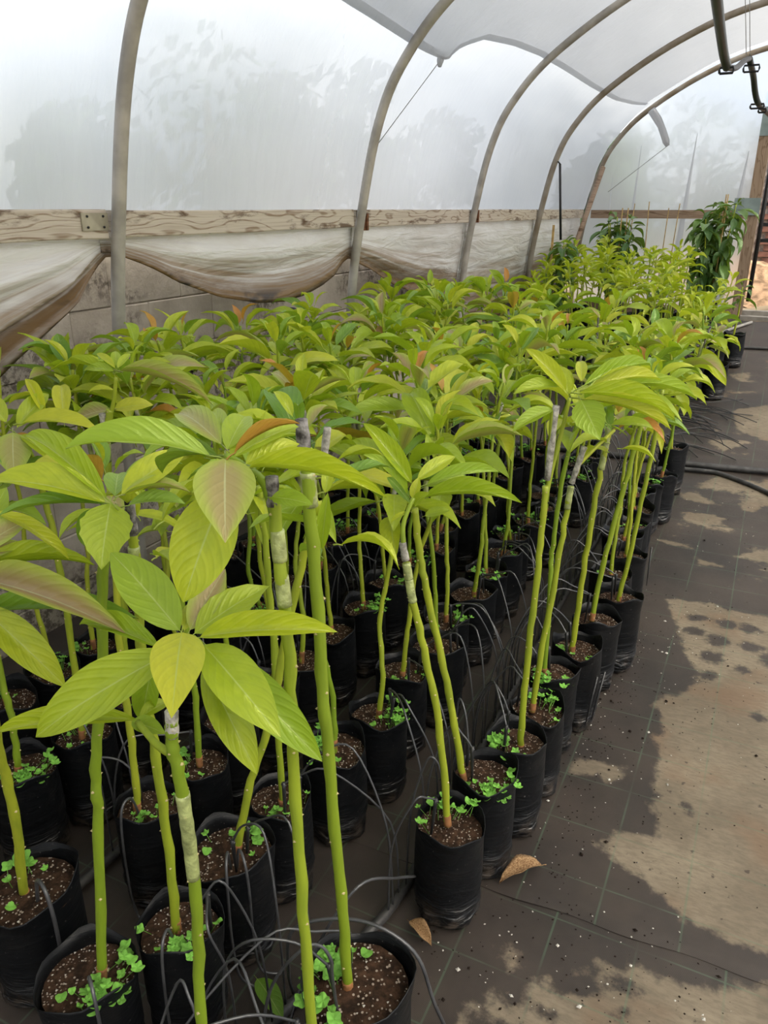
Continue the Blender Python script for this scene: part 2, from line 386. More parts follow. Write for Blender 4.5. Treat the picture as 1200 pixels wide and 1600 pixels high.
# ------------------------------------------------------------------ floor: two overlapping weed mats
def poly_sd(P, poly):
    """signed distance to a polygon, positive inside (numpy)"""
    poly = np.array(poly); n = len(poly)
    d = np.full(len(P), 1e9); inside = np.zeros(len(P), bool)
    for i in range(n):
        a = poly[i]; b = poly[(i + 1) % n]; e = b - a; w = P - a
        t = np.clip((w @ e) / max(e @ e, 1e-12), 0, 1)
        d = np.minimum(d, np.hypot(*(w - t[:, None] * e).T))
        c1 = (a[1] <= P[:, 1]) & (b[1] > P[:, 1]); c2 = (a[1] > P[:, 1]) & (b[1] <= P[:, 1])
        cr = e[0] * w[:, 1] - e[1] * w[:, 0]
        inside ^= (c1 & (cr > 0)) | (c2 & (cr < 0))
    return np.where(inside, d, -d)
def gpts(pix): return [tuple(at_ground(*p)[:2]) for p in pix]
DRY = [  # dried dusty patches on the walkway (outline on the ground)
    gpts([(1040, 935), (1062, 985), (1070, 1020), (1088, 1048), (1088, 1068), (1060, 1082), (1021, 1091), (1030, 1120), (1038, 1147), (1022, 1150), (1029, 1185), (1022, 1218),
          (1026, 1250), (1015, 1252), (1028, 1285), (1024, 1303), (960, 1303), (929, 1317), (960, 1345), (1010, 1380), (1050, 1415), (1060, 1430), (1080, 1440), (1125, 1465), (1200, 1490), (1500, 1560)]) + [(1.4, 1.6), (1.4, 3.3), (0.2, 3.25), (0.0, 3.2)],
    gpts([(895, 1190), (925, 1183), (975, 1200), (965, 1217), (950, 1222), (930, 1210), (900, 1215), (885, 1205)]),
    gpts([(1063, 770), (1085, 768), (1125, 790), (1090, 785), (1065, 778)]),
    gpts([(1065, 800), (1110, 803), (1138, 812), (1100, 822), (1065, 812)]),
    gpts([(1155, 785), (1185, 780), (1192, 792), (1172, 802), (1158, 795)]),
    gpts([(1150, 870), (1180, 860), (1260, 858), (1260, 880), (1185, 878)]),
    gpts([(1025, 842), (1075, 850), (1080, 858), (1040, 850)]),
    gpts([(1085, 870), (1130, 885), (1095, 885)]),
    gpts([(690, 1640), (735, 1545), (790, 1560), (855, 1525), (865, 1550), (930, 1555), (900, 1520), (920, 1505), (1000, 1508), (1090, 1540), (1200, 1535), (1300, 1560), (1300, 1700), (700, 1700)]),
    gpts([(780, 1478), (795, 1475), (810, 1500), (800, 1512)]),
    gpts([(1145, 640), (1300, 620), (1300, 690), (1200, 690), (1150, 670)]),
    gpts([(1100, 685), (1180, 690), (1130, 705)]),
]
WET = []   # drips and puddles inside the dry areas: centre, half sizes
for px, py, rx, ry in [(1092, 891, 26, 9), (1159, 897, 30, 10), (1165, 945, 60, 13), (1090, 965, 14, 5), (1135, 975, 16, 8), (1086, 987, 15, 6), (1122, 1001, 18, 8), (1178, 1012, 18, 7),
                       (1112, 1026, 17, 10), (1173, 983, 14, 6), (1105, 1055, 11, 7), (1186, 1122, 11, 7), (1159, 1046, 9, 5), (1200, 1032, 12, 9), (1112, 1024, 8, 5), (1070, 1259, 5, 4), (1077, 1267, 5, 4),
                       (740, 1560, 14, 25), (800, 1552, 28, 18), (905, 1530, 30, 22), (975, 1535, 22, 12), (850, 1580, 12, 10), (760, 1600, 40, 16), (965, 1580, 14, 10)]:
    c = at_ground(px, py); ex = at_ground(px + rx, py) - c; ey = at_ground(px, py + ry) - c
    WET.append((c.x, c.y, max(0.008, ex.length), max(0.008, ey.length)))

def dry_values(P):
    P = np.array(P, float)
    val = np.full(len(P), -0.05)
    for poly in DRY: val = np.maximum(val, np.clip(poly_sd(P, poly), -0.2, 0.08))
    for cx, cy, rx, ry in WET:
        q = np.hypot((P[:, 0] - cx) / rx, (P[:, 1] - cy) / ry)
        val = np.minimum(val, (q - 1) * min(rx, ry))
    far = np.array([0.16 * mnoise.noise(Vector((p[0] * 1.6, p[1] * 2.2, 3.0))) + 0.10 * mnoise.noise(Vector((p[0] * 4.0, p[1] * 5.0, 7.0))) - 0.045 for p in P])
    w = np.clip((P[:, 1] - 3.2) / 1.0, 0, 1) * np.clip((P[:, 0] + 0.35) / 0.1, 0, 1)
    val = np.maximum(val, np.where(w > 0, far * w - 0.05 * (1 - w), -0.05))
    return val

def floor_grid(name, xs, ys, zfun, mat):
    mb = MB(); mb.grid([[(x, y if isinstance(y, float) else y, zfun(x, y)) for x in xs] for y in ys])
    me = mb.mesh(name, mat)
    a = me.attributes.new('dry', 'FLOAT', 'POINT'); a.data.foreach_set('value', dry_values([(v[0], v[1]) for v in mb.v]).astype(np.float32))
    return mobj(name, me)
fx = [-2.6, -2.2, -1.8, -1.4, -1.0, -0.8] + [round(-0.7 + 0.02 * i, 3) for i in range(86)] + [1.3, 1.8, 2.4, 3.3]
low_y = [-2.2, -1.4, -0.6, 0.0, 0.4] + [round(0.7 + 0.02 * i, 3) for i in range(44)]
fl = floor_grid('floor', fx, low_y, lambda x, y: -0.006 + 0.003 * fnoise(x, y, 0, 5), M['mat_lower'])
tagged(fl, 'damp black woven weed mat at the near end of the walkway', None, None, 'structure')
up_y = [0.0 + 0.02 * i for i in range(160)] + [3.2 + 0.06 * i for i in range(1, 103)]
seam = lambda x: 1.385 + 0.045 * (x + 0.41) + 0.004 * math.sin(x * 23)
mb = MB(); rows = []
for k, yy in enumerate(up_y):
    row = []
    for x in fx:
        y = seam(x) + yy * (9.4 - seam(x)) / up_y[-1]
        z = ground(y) + (0.003 * fnoise(x, y, 5, 5) if y < 8 else 0)
        row.append((x, y, z - (0.004 if k == 0 else 0)))
    rows.append(row)
mb.grid(rows); mb.grid([[(p[0], p[1], p[2] - 0.008) for p in rows[0]], rows[0]])
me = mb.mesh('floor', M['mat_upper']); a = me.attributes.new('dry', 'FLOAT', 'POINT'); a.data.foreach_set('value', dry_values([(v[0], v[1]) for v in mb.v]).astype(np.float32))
tagged(mobj('floor', me), 'second weed mat sheet overlapping the first with its cut edge showing', None, None, 'structure')

mb = MB(); mb.grid([[(x, y, -0.06) for x in (-40, -20, -2.5, 3.4, 20, 40)] for y in (-20, -3, 9.4, 20, 60)])
tagged(mb.build('ground_outside', M['earth']), 'bare earth outside the tunnel', None, None, 'structure')
mb = MB(); mb.grid([[(-3 + 0.25 * i, 9.4 + 0.3 * j, 0.44 + 0.02 * j + 0.05 * fnoise(i * .5, j * .5, 1.7)) for i in range(30)] for j in range(22)])
tagged(mb.build('ground_outside', M['earth']), 'trodden bare ground outside the far doorway', None, None, 'structure')

# ------------------------------------------------------------------ left block wall
wb = empty('wall_left', (-2.36, 0, 0)); tagged(wb, 'low rendered concrete block wall behind the plastic curtains', None, None, 'structure')
mb = MB(); mb.box((-0.06, 3.7, 0.62), (0.12, 12.0, 1.38)); mb.build('mortar_bed', M['mortar'], wb, False)
blk_meshes = []
for v in range(3):
    mb = MB(); L, Hh, e = 0.417, 0.208, 0.004
    r = random.Random(v)
    pts = []
    for (dx, sh) in ((0.0, 0), (0.006, 0), (0.010, e)):
        pts.append([(dx, -L / 2 + sh, -Hh / 2 + sh), (dx, L / 2 - sh, -Hh / 2 + sh), (dx, L / 2 - sh, Hh / 2 - sh), (dx, -L / 2 + sh, Hh / 2 - sh)])
    pts[-1] = [(q[0] + r.uniform(-.003, .003), q[1] + r.uniform(-.003, .003), q[2] + r.uniform(-.003, .003)) for q in pts[-1]]
    mb.grid(pts, closed=True); b = 8; mb.f.append((8, 9, 10, 11)); mb.m.append(0)
    blk_meshes.append(mb.mesh('concrete_block', M['block'], False))
for c in range(7):
    for k in range(25):
        y = -0.4 + k * 0.42 + (0.21 if c % 2 else 0)
        if y > 9.3: continue
        o = mobj('concrete_block', blk_meshes[rng.randrange(3)], wb); o.location = (rng.uniform(-0.002, 0.003), y, 0.03 + c * 0.211)
d = at_x(455, 489, -2.335)
mb = MB(); mb.tube([(d.x - 0.02, d.y, d.z), (d.x + 0.02, d.y, d.z)], [0.03, 0.03], 14)
o = mb.build('drain_hole', M['black'], None); o.parent = wb; o.matrix_parent_inverse = Matrix.Translation((2.36, 0, 0))

# ------------------------------------------------------------------ hoops, film, liner
PROF = [(-2.13, -0.05), (-2.125, 0.6), (-2.10, 1.1), (-2.03, 1.54), (-1.93, 1.95), (-1.79, 2.22), (-1.52, 2.49), (-1.0, 2.80), (-0.42, 3.0), (0.5, 3.12)]
half = catmull([(p[0], 0, p[1]) for p in PROF], 8)
ARCH = half + [Vector((1.0 - p.x, 0, p.z)) for p in reversed(half[:-1])]      # symmetric about x = 0.5
def arch_offset(off):
    out = []
    for i, p in enumerate(ARCH):
        t = (ARCH[min(i + 1, len(ARCH) - 1)] - ARCH[max(i - 1, 0)]).normalized()
        out.append(p + Vector((-t.z, 0, t.x)) * off)
    return out
HOOPS = [-1.4, 0.35, 2.10, 3.86, 5.60, 7.36, 9.27]
hoop_label = {2: 'first grey steel hoop pipe rising where the board has a bolted plate', 3: 'second steel hoop pipe with a rusty bracket by the swagged curtain',
              4: 'third steel hoop pipe rising out of the tall bright leaves', 5: 'fourth hoop pipe, rust-brown, with a thin black rod hanging from it', 6: 'last hoop pipe framing the end wall of the tunnel',
              1: 'steel hoop pipe arching overhead beside the long loose curtain', 0: 'steel hoop pipe at the entrance end of the tunnel'}
for i, y in enumerate(HOOPS):
    mb = MB(); mb.tube([(p.x, y, p.z) for p in ARCH], 0.0245 if i < 5 else 0.026, 12)
    o = mb.build('hoop_pipe', M['metal'] if i < 5 else M['metal_rust']); tagged(o, hoop_label[i], 'hoop', 'tunnel hoops')

A = arch_offset(0.055)
i0 = next(i for i, p in enumerate(A) if p.z > 1.49); sect = A[i0:len(A) - i0]
ys = [-2.0 + 0.12 * i for i in range(95)] + [9.37]
mb = MB()
for_rows = []
for y in ys:
    k = min(range(len(HOOPS)), key=lambda q: abs(HOOPS[q] - y)); sag = min(1.0, abs(HOOPS[k] - y) / 0.88)
    for_rows.append([(p.x + 0.012 * min(1.0, max(0.0, (p.z - 1.56) * 4)) * fnoise(y * 1.3, i * 0.25, 2) - (0.004 if p.z < 1.57 and i < len(sect) / 2 else -0.004 if p.z < 1.57 else 0.0), y, p.z - 0.02 * sag * max(0, (p.z - 2.2)) + 0.008 * fnoise(y * 2, i * 0.3, 9)) for i, p in enumerate(sect)])
mb.grid(for_rows)
tagged(mb.build('ceiling', M['film']), 'clear polythene film stretched over the hoops', None, None, 'structure')

# opaque liner over the crown, its left edge a wavy hem
EDGE = [(-2.0, -1.60), (0.35, -1.70), (1.2, -1.55), (2.1, -1.60), (2.6, -1.68), (2.9, -1.735), (3.58, -1.762), (3.92, -1.775), (4.2, -1.782), (4.27, -1.778), (4.4, -1.73), (4.57, -1.663), (5.02, -1.624), (5.5, -1.604), (6.15, -1.60), (7.0, -1.603), (8.0, -1.594), (8.7, -1.55), (9.25, -1.49)]
def edge_x(y):
    for (a, b), (c, d2) in zip(EDGE, EDGE[1:]):
        if a <= y <= c: return b + (d2 - b) * (y - a) / (c - a)
    return EDGE[-1][1]
Bq = arch_offset(0.035)
cum = [0.0]
for p, q in zip(Bq, Bq[1:]): cum.append(cum[-1] + (q - p).length)
def arch_at(s):
    for i in range(len(cum) - 1):
        if cum[i] <= s <= cum[i + 1]:
            t = (s - cum[i]) / (cum[i + 1] - cum[i]); return Bq[i].lerp(Bq[i + 1], t)
    return Bq[-1]
def s_of_x(x):
    for i in range(len(Bq) // 2):
        if Bq[i].x <= x <= Bq[i + 1].x and Bq[i].z > 1.0:
            return cum[i] + (cum[i + 1] - cum[i]) * (x - Bq[i].x) / max(1e-6, Bq[i + 1].x - Bq[i].x)
    return cum[len(Bq) // 2]
lin = MB(); hem = MB(); lrows = []; hrows = []
yl = sorted(set([round(-2.0 + 0.15 * i, 3) for i in range(75)] + [3.95, 4.02, 4.08, 4.14, 4.2, 4.24, 4.28, 4.32, 4.4, 4.46]))
for y in yl:
    if y > 9.25: continue
    s0 = s_of_x(edge_x(y)); s1 = cum[len(Bq) // 2] + 0.12; row = []
    kk = min(abs(h - y) for h in HOOPS); sag = min(1.0, kk / 0.88) ** 0.8
    pl = math.exp(-((y - 4.24) / 0.10) ** 2)          # gathered fold running up from the tied corner
    for j in range(31):
        s = s0 + (s1 - s0) * j / 30; p = arch_at(s)
        inn = 0.035 * sag * min(1, j / 5) + pl * 0.05 * max(0, 1 - j / 14) + 0.010 * fnoise(y * 2.5, s * 3.0, 4.0) + 0.006 * fnoise(y * 7, s * 4.0, 8.0)
        inn = max(inn, -0.005) if kk > 0.1 else min(max(inn, -0.006), 0.004)
        n = Vector((p.x - 0.5, 0, p.z - 1.6)).normalized()
        row.append(p - n * inn)
    lrows.append([tuple((p.x, y, p.z)) for p in row])
    q0 = row[0]; q1 = arch_at(s0 + 0.035); n0 = Vector((q0.x - 0.5, 0, q0.z - 1.6)).normalized() * 0.012
    hrows.append([(q0.x - n0.x * .2, y, q0.z - n0.z * .2 - 0.004), (q0.x - n0.x, y, q0.z - n0.z), (q1.x - n0.x, y, q1.z - n0.z)])
lin.grid(lrows); hem.grid(hrows)
lo = lin.build('roof_liner', M['liner']); tagged(lo, 'white woven liner sheet spread over the crown of the tunnel roof', 'liner')
hem.build('hem', M['hem'], lo)
ck = Vector((edge_x(4.22), 4.22, arch_at(s_of_x(edge_x(4.22))).z)) + Vector((0.03, 0, -0.02))
mb = MB(); mb.tube([ck + Vector((0, 0, 0.03)), ck, ck + Vector((0.0, -0.01, -0.03))], [0.012, 0.02, 0.01], 8)
mb.build('knot', M['hem'], lo)
cd_end = Vector((-1.975, 3.90, 1.84))
mb = MB(); mb.tube([ck, cd_end], 0.0022, 5)
tagged(mb.build('tie_cord', M['cord']), 'thin cord tying the roof liner corner to the second hoop', 'cord')
# grey rolled end of the liner against the end wall
p0 = at_y(1018, 172, 9.2); p1 = at_y(1032, 195, 9.2); p2 = at_y(1043, 228, 9.2)
mb = MB(); mb.tube(catmull([p0, p1, p2], 4), [0.04] * 4 + [0.035] * 4 + [0.02], 8); rl = mb.build('liner_roll', M['hem']); tagged(rl, 'grey gathered tail of cloth hanging against the end wall film', 'cloth')
mb = MB(); mb.tube([p2, at_y(950, 300, 9.22)], 0.003, 5); tagged(mb.build('tie_cord', M['cord']), 'thin cord from the gathered cloth tail to the last hoop', 'cord')

# ------------------------------------------------------------------ side boards (rails), brackets
edges = [-2.0, 0.33, 2.085, 3.84, 5.58, 7.34, 9.25]
names = ['near the entrance', 'behind the long loose curtain, with a bolted plate', 'knotty, above the swagged curtain', 'between the second and third hoops', 'whitewashed, between the third and fourth hoops', 'narrow, whitewashed, before the end wall']
for i in range(6):
    y0, y1 = edges[i] + 0.012, edges[i + 1] - 0.012
    mb = MB(); zb = 1.455 if i < 2 else 1.46
    for (a, b) in ((y0, y1),):
        n = 14
        rowsA = []
        for k in range(n + 1):
            y = a + (b - a) * k / n; w = 0.003 * fnoise(y * 1.1, i, 0.3); x = -2.0745
            zt = 1.548 + w; zl = zb + w + 0.004 * fnoise(y * 3, i, 5)
            rowsA.append([(x - 0.0135, y, zl), (x + 0.0105, y, zl), (x + 0.0135, y, zl + 0.004), (x + 0.0135, y, zt - 0.004), (x + 0.0105, y, zt), (x - 0.0135, y, zt)])
        mb.grid(rowsA, closed=True); m0 = len(rowsA[0]); nn = len(rowsA)
        mb.f.append(tuple(range(m0))); mb.m.append(0); mb.f.append(tuple((nn - 1) * m0 + q for q in range(m0 - 1, -1, -1))); mb.m.append(0)
    o = mb.build('trim_%d' % (i + 1), M['wood'], None, False); tagged(o, 'weathered side board ' + names[i], None, None, 'structure')
for i in range(6):    # right-hand side, never in the picture
    mb = MB(); mb.box((3.0745, (edges[i] + edges[i + 1]) / 2, 1.5), (0.027, edges[i + 1] - edges[i] - 0.03, 0.09))
    tagged(mb.build('trim_%d' % (i + 7), M['wood'], None, False), 'weathered side board on the far side of the walkway', None, None, 'structure')
a = at_x(130, 347, -2.05); b = at_x(171, 347, -2.05)
pb = empty('bracket_plate', (-2.058, (a.y + b.y) / 2, a.z)); tagged(pb, 'galvanised plate bolted to the board before the first hoop', 'bracket')
mb = MB(); mb.box((0, 0, 0), (0.006, b.y - a.y, 0.055)); mb.build('plate', M['plate'], pb, False)
for sy in (-1, 1):
    for sz in (-1, 1):
        mb = MB(); mb.tube([(0.002, sy * 0.035, sz * 0.017), (0.007, sy * 0.035, sz * 0.017)], 0.004, 6); mb.build('bolt', M['black'], pb)
for (px, py, w, lab) in ((567, 347, 0.035, 'rusty bracket joining the boards at the second hoop'), (742, 338, 0.05, 'rusty bracket joining the boards at the third hoop')):
    p = at_x(px, py, -2.052); mb = MB()
    mb.box((p.x, p.y, p.z), (0.02, w * 1.9, 0.085)); mb.box((p.x + 0.014, p.y + w * 0.6, p.z), (0.012, 0.02, 0.085))
    tagged(mb.build('rusty_bracket', M['rust'], None, False), lab, 'bracket')

# ------------------------------------------------------------------ plastic curtains below the boards
def hoop_x(z):
    for p, q in zip(half, half[1:]):
        if p.z <= z <= q.z: return p.x + (q.x - p.x) * (z - p.z) / max(1e-6, q.z - p.z)
    return half[0].x
def curtain(y0, y1, hemf, label, seed, folds):
    ny, nz = 44, 20; rows = []; uvs = []
    for i in range(ny + 1):
        u = i / ny; y = y0 + (y1 - y0) * u; zt = 1.475; zh = hemf(y); row = []
        for j in range(nz + 1):
            t = j / nz
            z = zt + (zh - zt) * t
            gather = math.sin(math.pi * min(1, max(0, u)))          # slack is greatest mid-bay
            back = min(-2.100, hoop_x(z) - 0.036) - 0.006 * (seed % 2)      # hangs behind the board and the hoop pipes
            free = min(1.0, max(0.0, (min(y - y0, y1 - y) - 0.08) / 0.15)) * min(1.0, max(0.0, (1.452 - z) / 0.06))
            x = 0.05 * gather * t * t + (0.045 if seed == 1 else 0.026) * math.sin(t * folds + 2.0 * fnoise(y * 0.9, seed, 0)) * t * (0.3 + gather) + 0.014 * fnoise(y * 1.6, z * 5.0, seed)
            row.append((back + 0.02 * free + free * max(x, -0.03), y, z)); uvs.append((u, t))
        rows.append(row)
    mb = MB(); mb.grid(rows); me = mb.mesh('plastic_curtain', M['curtain'])
    uvl = me.uv_layers.new(name='UVMap')
    for lp in me.loops: uvl.data[lp.index].uv = uvs[lp.vertex_index]
    o = mobj('plastic_curtain', me); tagged(o, label, 'curtain', 'sheets hung below the side boards')
    md = o.modifiers.new('thick', 'SOLIDIFY'); md.thickness = 0.003
    return o
def lerp_tab(tab):
    def f(y):
        if y <= tab[0][0]: return tab[0][1]
        for (a, b), (c, d2) in zip(tab, tab[1:]):
            if a <= y <= c:
                t = (y - a) / (c - a); return b + (d2 - b) * t
        return tab[-1][1]
    return f
curtain(0.40, 2.13, lerp_tab([(0.4, 0.45), (1.0, 0.75), (1.61, 1.115), (1.88, 1.25), (2.09, 1.395)]), 'long brown-stained plastic sheet gathered up to the first hoop', 1, 22)
curtain(2.07, 3.88, lerp_tab([(2.12, 1.41), (2.25, 1.36), (2.39, 1.29), (2.62, 1.215), (2.89, 1.165), (3.1, 1.15), (3.32, 1.16), (3.5, 1.19), (3.64, 1.23), (3.84, 1.30)]), 'swagged plastic sheet with a mould-black hem between two hoops', 2, 9)
curtain(3.83, 5.63, lerp_tab([(3.88, 1.30), (4.1, 1.22), (4.34, 1.14), (4.7, 1.05), (5.06, 0.98), (5.58, 0.93)]), 'dirty plastic sheet sloping down behind the tall bright leaves', 3, 12)
curtain(5.57, 7.39, lerp_tab([(5.6, 0.70), (7.4, 0.72)]), 'grey plastic sheet hanging straight between the third and fourth hoops', 4, 6)
curtain(7.33, 9.30, lerp_tab([(7.3, 0.75), (9.3, 0.80)]), 'grey plastic sheet in the corner by the end wall', 5, 6)

# ------------------------------------------------------------------ end wall
YE = 9.34
def arch_top(x):
    for p, q in zip(ARCH, ARCH[1:]):
        if p.x <= x <= q.x and p.z > 0.5 or (q.x <= x <= p.x and p.z > 0.5): return p.z + (q.z - p.z) * (x - p.x) / ((q.x - p.x) or 1e-6)
    return 1.2
def end_film(name, xs, zb, y, label, nz=14):
    mb = MB(); rows = []
    for j in range(nz + 1):
        rows.append([(x, y + 0.012 * fnoise(x * 4, j * 0.35, 6.0), zb + (arch_top(x) + 0.06 - zb) * j / nz) for x in xs])
    mb.grid(rows); return tagged(mb.build(name, M['film']), label, None, None, 'structure')
lx = [-2.11, -2.06] + [-2.02 + 0.085 * i for i in range(19)] + [-0.39]
end_film('wall_back', lx, 0.47, YE, 'clear film end wall left of the doorway')
end_film('wall_back', [-0.34 + 0.1 * i for i in range(17)], 2.46, YE, 'clear film above the doorway')
end_film('wall_back', [1.39 + 0.0865 * i for i in range(20)], 0.47, YE, 'clear film end wall right of the doorway')
end_film('wall_front', [-2.0 + 0.2 * i for i in range(26)], 0.0, -2.0, 'clear film closing the entrance end of the tunnel')
for (xt, zt, xb, zb, w, lab) in ((-0.985, 2.28, -1.05, 0.6, 0.10, 'white pleat in the end wall film behind the dark bush'), (-1.53, 2.18, -1.57, 0.7, 0.075, 'white pleat in the end wall film near the corner'), (-0.47, 2.1, -0.56, 0.55, 0.13, 'white pleat in the end wall film beside the door post'), (-1.80, 1.9, -1.80, 0.8, 0.05, 'narrow white pleat by the corner of the end wall')):
    mb = MB(); rows = []
    for k in range(9):
        t = k / 8; x = xt + (xb - xt) * t; z = zt + (zb - zt) * t; ww = w * (0.05 + 0.95 * t)
        rows.append([(x - ww / 2, YE - 0.02, z), (x - ww * 0.15, YE - 0.026, z), (x + ww * 0.2, YE - 0.024, z), (x + ww / 2, YE - 0.02, z)])
    mb.grid(rows); tagged(mb.build('film_pleat', M['pleat']), lab, 'film fold')
mb = MB(); mb.box((-1.19, 9.291, 1.50), (1.60, 0.035, 0.085)); tagged(mb.build('trim_13', M['wood_brown'], None, False), 'brown board across the end wall', None, None, 'structure')
mb = MB(); mb.box((-1.21, 9.288, 0.50), (1.64, 0.04, 0.11)); tagged(mb.build('trim_14', M['wood_brown'], None, False), 'low board along the foot of the end wall', None, None, 'structure')
df = empty('door_1', (0.5, 9.32, 0.47)); tagged(df, 'open doorway in the far end wall with timber posts', None, None, 'structure')
mb = MB(); mb.box((-0.84, 0, 1.0), (0.11, 0.07, 2.02)); mb.build('door_post', M['wood_post'], df, False)
mb = MB(); mb.box((0.84, 0, 1.0), (0.11, 0.07, 2.02)); mb.build('door_post', M['wood_post'], df, False)
mb = MB(); mb.box((0, 0, 2.0), (1.57, 0.07, 0.09)); mb.build('lintel', M['wood_brown'], df, False)
mb = MB(); mb.box((-0.02, 0.02, 0.045), (1.55, 0.10, 0.05)); mb.box((-0.02, -0.10, 0.0), (1.55, 0.12, 0.05)); mb.build('sill_board', M['sill'], df, False)
mb = MB(); mb.box((-0.405, 9.268, 1.575), (0.25, 0.012, 0.165)); tagged(mb.build('steel_plate', M['plate_grey'], None, False), 'grey-green steel plate joining the end board to the door post', 'plate')
mb = MB(); mb.box((-0.345, 9.279, 2.36), (0.10, 0.012, 0.26)); tagged(mb.build('steel_plate', M['plate_grey'], None, False), 'grey steel plate at the head of the door post', 'plate')
gt = empty('barred_gate', (-0.25, 9.45, 0.62)); tagged(gt, 'black barred metal gate hanging open beyond the doorway', 'gate')
mb = MB(); mb.tube([(0, 0, 0), (0, 0, 1.75)], 0.022, 8); mb.build('gate_post', M['black'], gt)
for z in (0.62, 0.78, 0.98): mb = MB(); mb.box((0.45, 0.1, z), (0.9, 0.025, 0.035)); mb.build('gate_bar', M['black'], gt, False)
mb = MB(); mb.tube([(0.9, 0.1, 0.0), (0.9, 0.1, 1.75)], 0.022, 8); mb.build('gate_post', M['black'], gt)
# brick wall and straw beyond
bw = empty('brick_wall', (1.1, 12.2, 0.45)); tagged(bw, 'dark brick wall standing beyond the doorway', 'wall')
mb = MB(); mb.box((0, 0.06, 0.95), (3.2, 0.1, 1.9)); mb.build('mortar_bed', M['mortar'], bw, False)
mb = MB(); mb.box((0, 0, 0), (0.205, 0.05, 0.068)); bme = mb.mesh('brick', M['brick'], False)
for c in range(23):
    for k in range(13):
        o = mobj('brick', bme, bw); o.location = (-1.35 + k * 0.222 + (0.11 if c % 2 else 0), 0.0, 0.05 + c * 0.08)
mb = MB(); mb.grid([[(-1.4 + 0.12 * i, 10.3 + 0.12 * j, 0.40 + 0.55 * math.exp(-((j - 8) / 5.0) ** 2) + 0.09 * fnoise(i * .6, j * .6, 2.2)) for i in range(30)] for j in range(15)])
tagged(mb.build('straw_bank', M['straw']), 'heap of dry brown straw outside the doorway', 'straw', None, 'stuff')

# ------------------------------------------------------------------ overhead hose, rods, braces
hp = [at_y(1113, -60, 3.9), at_y(1120, 0, 4.4), at_y(1126, 50, 5.0), at_y(1131, 85, 5.4), at_y(1136, 105, 5.58)]
hs = empty('overhead_hose', hp[-1]); tagged(hs, 'dark green hose slung under the tunnel roof on wire clips', 'hose')
def hose_part(name, pts, r, m):
    mb = MB(); mb.tube([p - hp[-1] for p in catmull(pts, 6)], r, 10); return mb.build(name, m, hs)
hose_part('hose', hp, 0.026, M['hose'])
hose_part('hose', [at_y(1136, 105, 5.58), at_y(1150, 106, 6.0), at_y(1163, 95, 6.5), at_y(1171, 92, 6.8)], 0.018, M['pipe'])
hose_part('hose', [at_y(1171, 92, 6.8), at_y(1177, 118, 7.1), at_y(1180, 145, 7.25), at_y(1185, 162, 7.36), at_y(1195, 172, 7.9), at_y(1206, 182, 8.4)], 0.022, M['hose'])
def clip(px, py, Y, wpx, hpx):
    c = at_y(px, py, Y); s = (c - CAM).dot(FW) / FPX; w = wpx * s / 2; h = hpx * s / 2
    pts = [(-w, 0, -h), (w, 0, -h), (w * 1.1, 0, 0), (w, 0, h), (-w, 0, h), (-w * 1.1, 0, 0), (-w, 0, -h)]
    mb = MB(); mb.tube([c - hp[-1] + Vector(q) for q in pts], 0.007, 6); mb.build('wire_clip', M['black'], hs)
clip(1135, 110, 5.56, 19, 8); clip(1174, 107, 6.85, 21, 9); clip(1183, 166, 7.36, 18, 6); clip(1191, 173, 7.6, 10, 5)
for (a0, b0, yy) in (((1172, 92), (1140, 0), 6.8), ((1166, 85), (1158, 0), 6.7)):
    p = at_y(*a0, yy); q = Vector((p.x - 0.05, yy - 0.6, 2.985))
    mb = MB(); mb.tube([p, q], 0.0025, 5); tagged(mb.build('hanging_wire', M['cord']), 'thin wire holding the overhead hose up to the roof' if yy > 6.75 else 'second thin wire beside the hose, tied to the roof', 'wire')
p = at_y(875, 256, 7.30)
mb = MB(); mb.tube([p, at_y(876, 375, 7.30)], 0.011, 8); mb.tube([p + Vector((-0.03, 0.05, 0.02)), p], 0.006, 6)
tagged(mb.build('black_rod', M['black']), 'thin black rod hanging from the fourth hoop', 'rod')
mb = MB(); bp0 = at_y(938, 262, 9.17) + Vector((0.03, 0, 0)); bp1 = at_x(893, 400, -1.98); bp2 = bp1 + (bp1 - bp0) * ((ground(bp1.y) - 0.02 - bp1.z) / (bp1.z - bp0.z)); bp2.z = ground(bp2.y) - 0.01
mb.tube([bp0, bp1, bp2], 0.026, 9)
tagged(mb.build('brace_pole', M['wood_brown']), 'brown wooden pole leaning against the last hoop', 'pole')

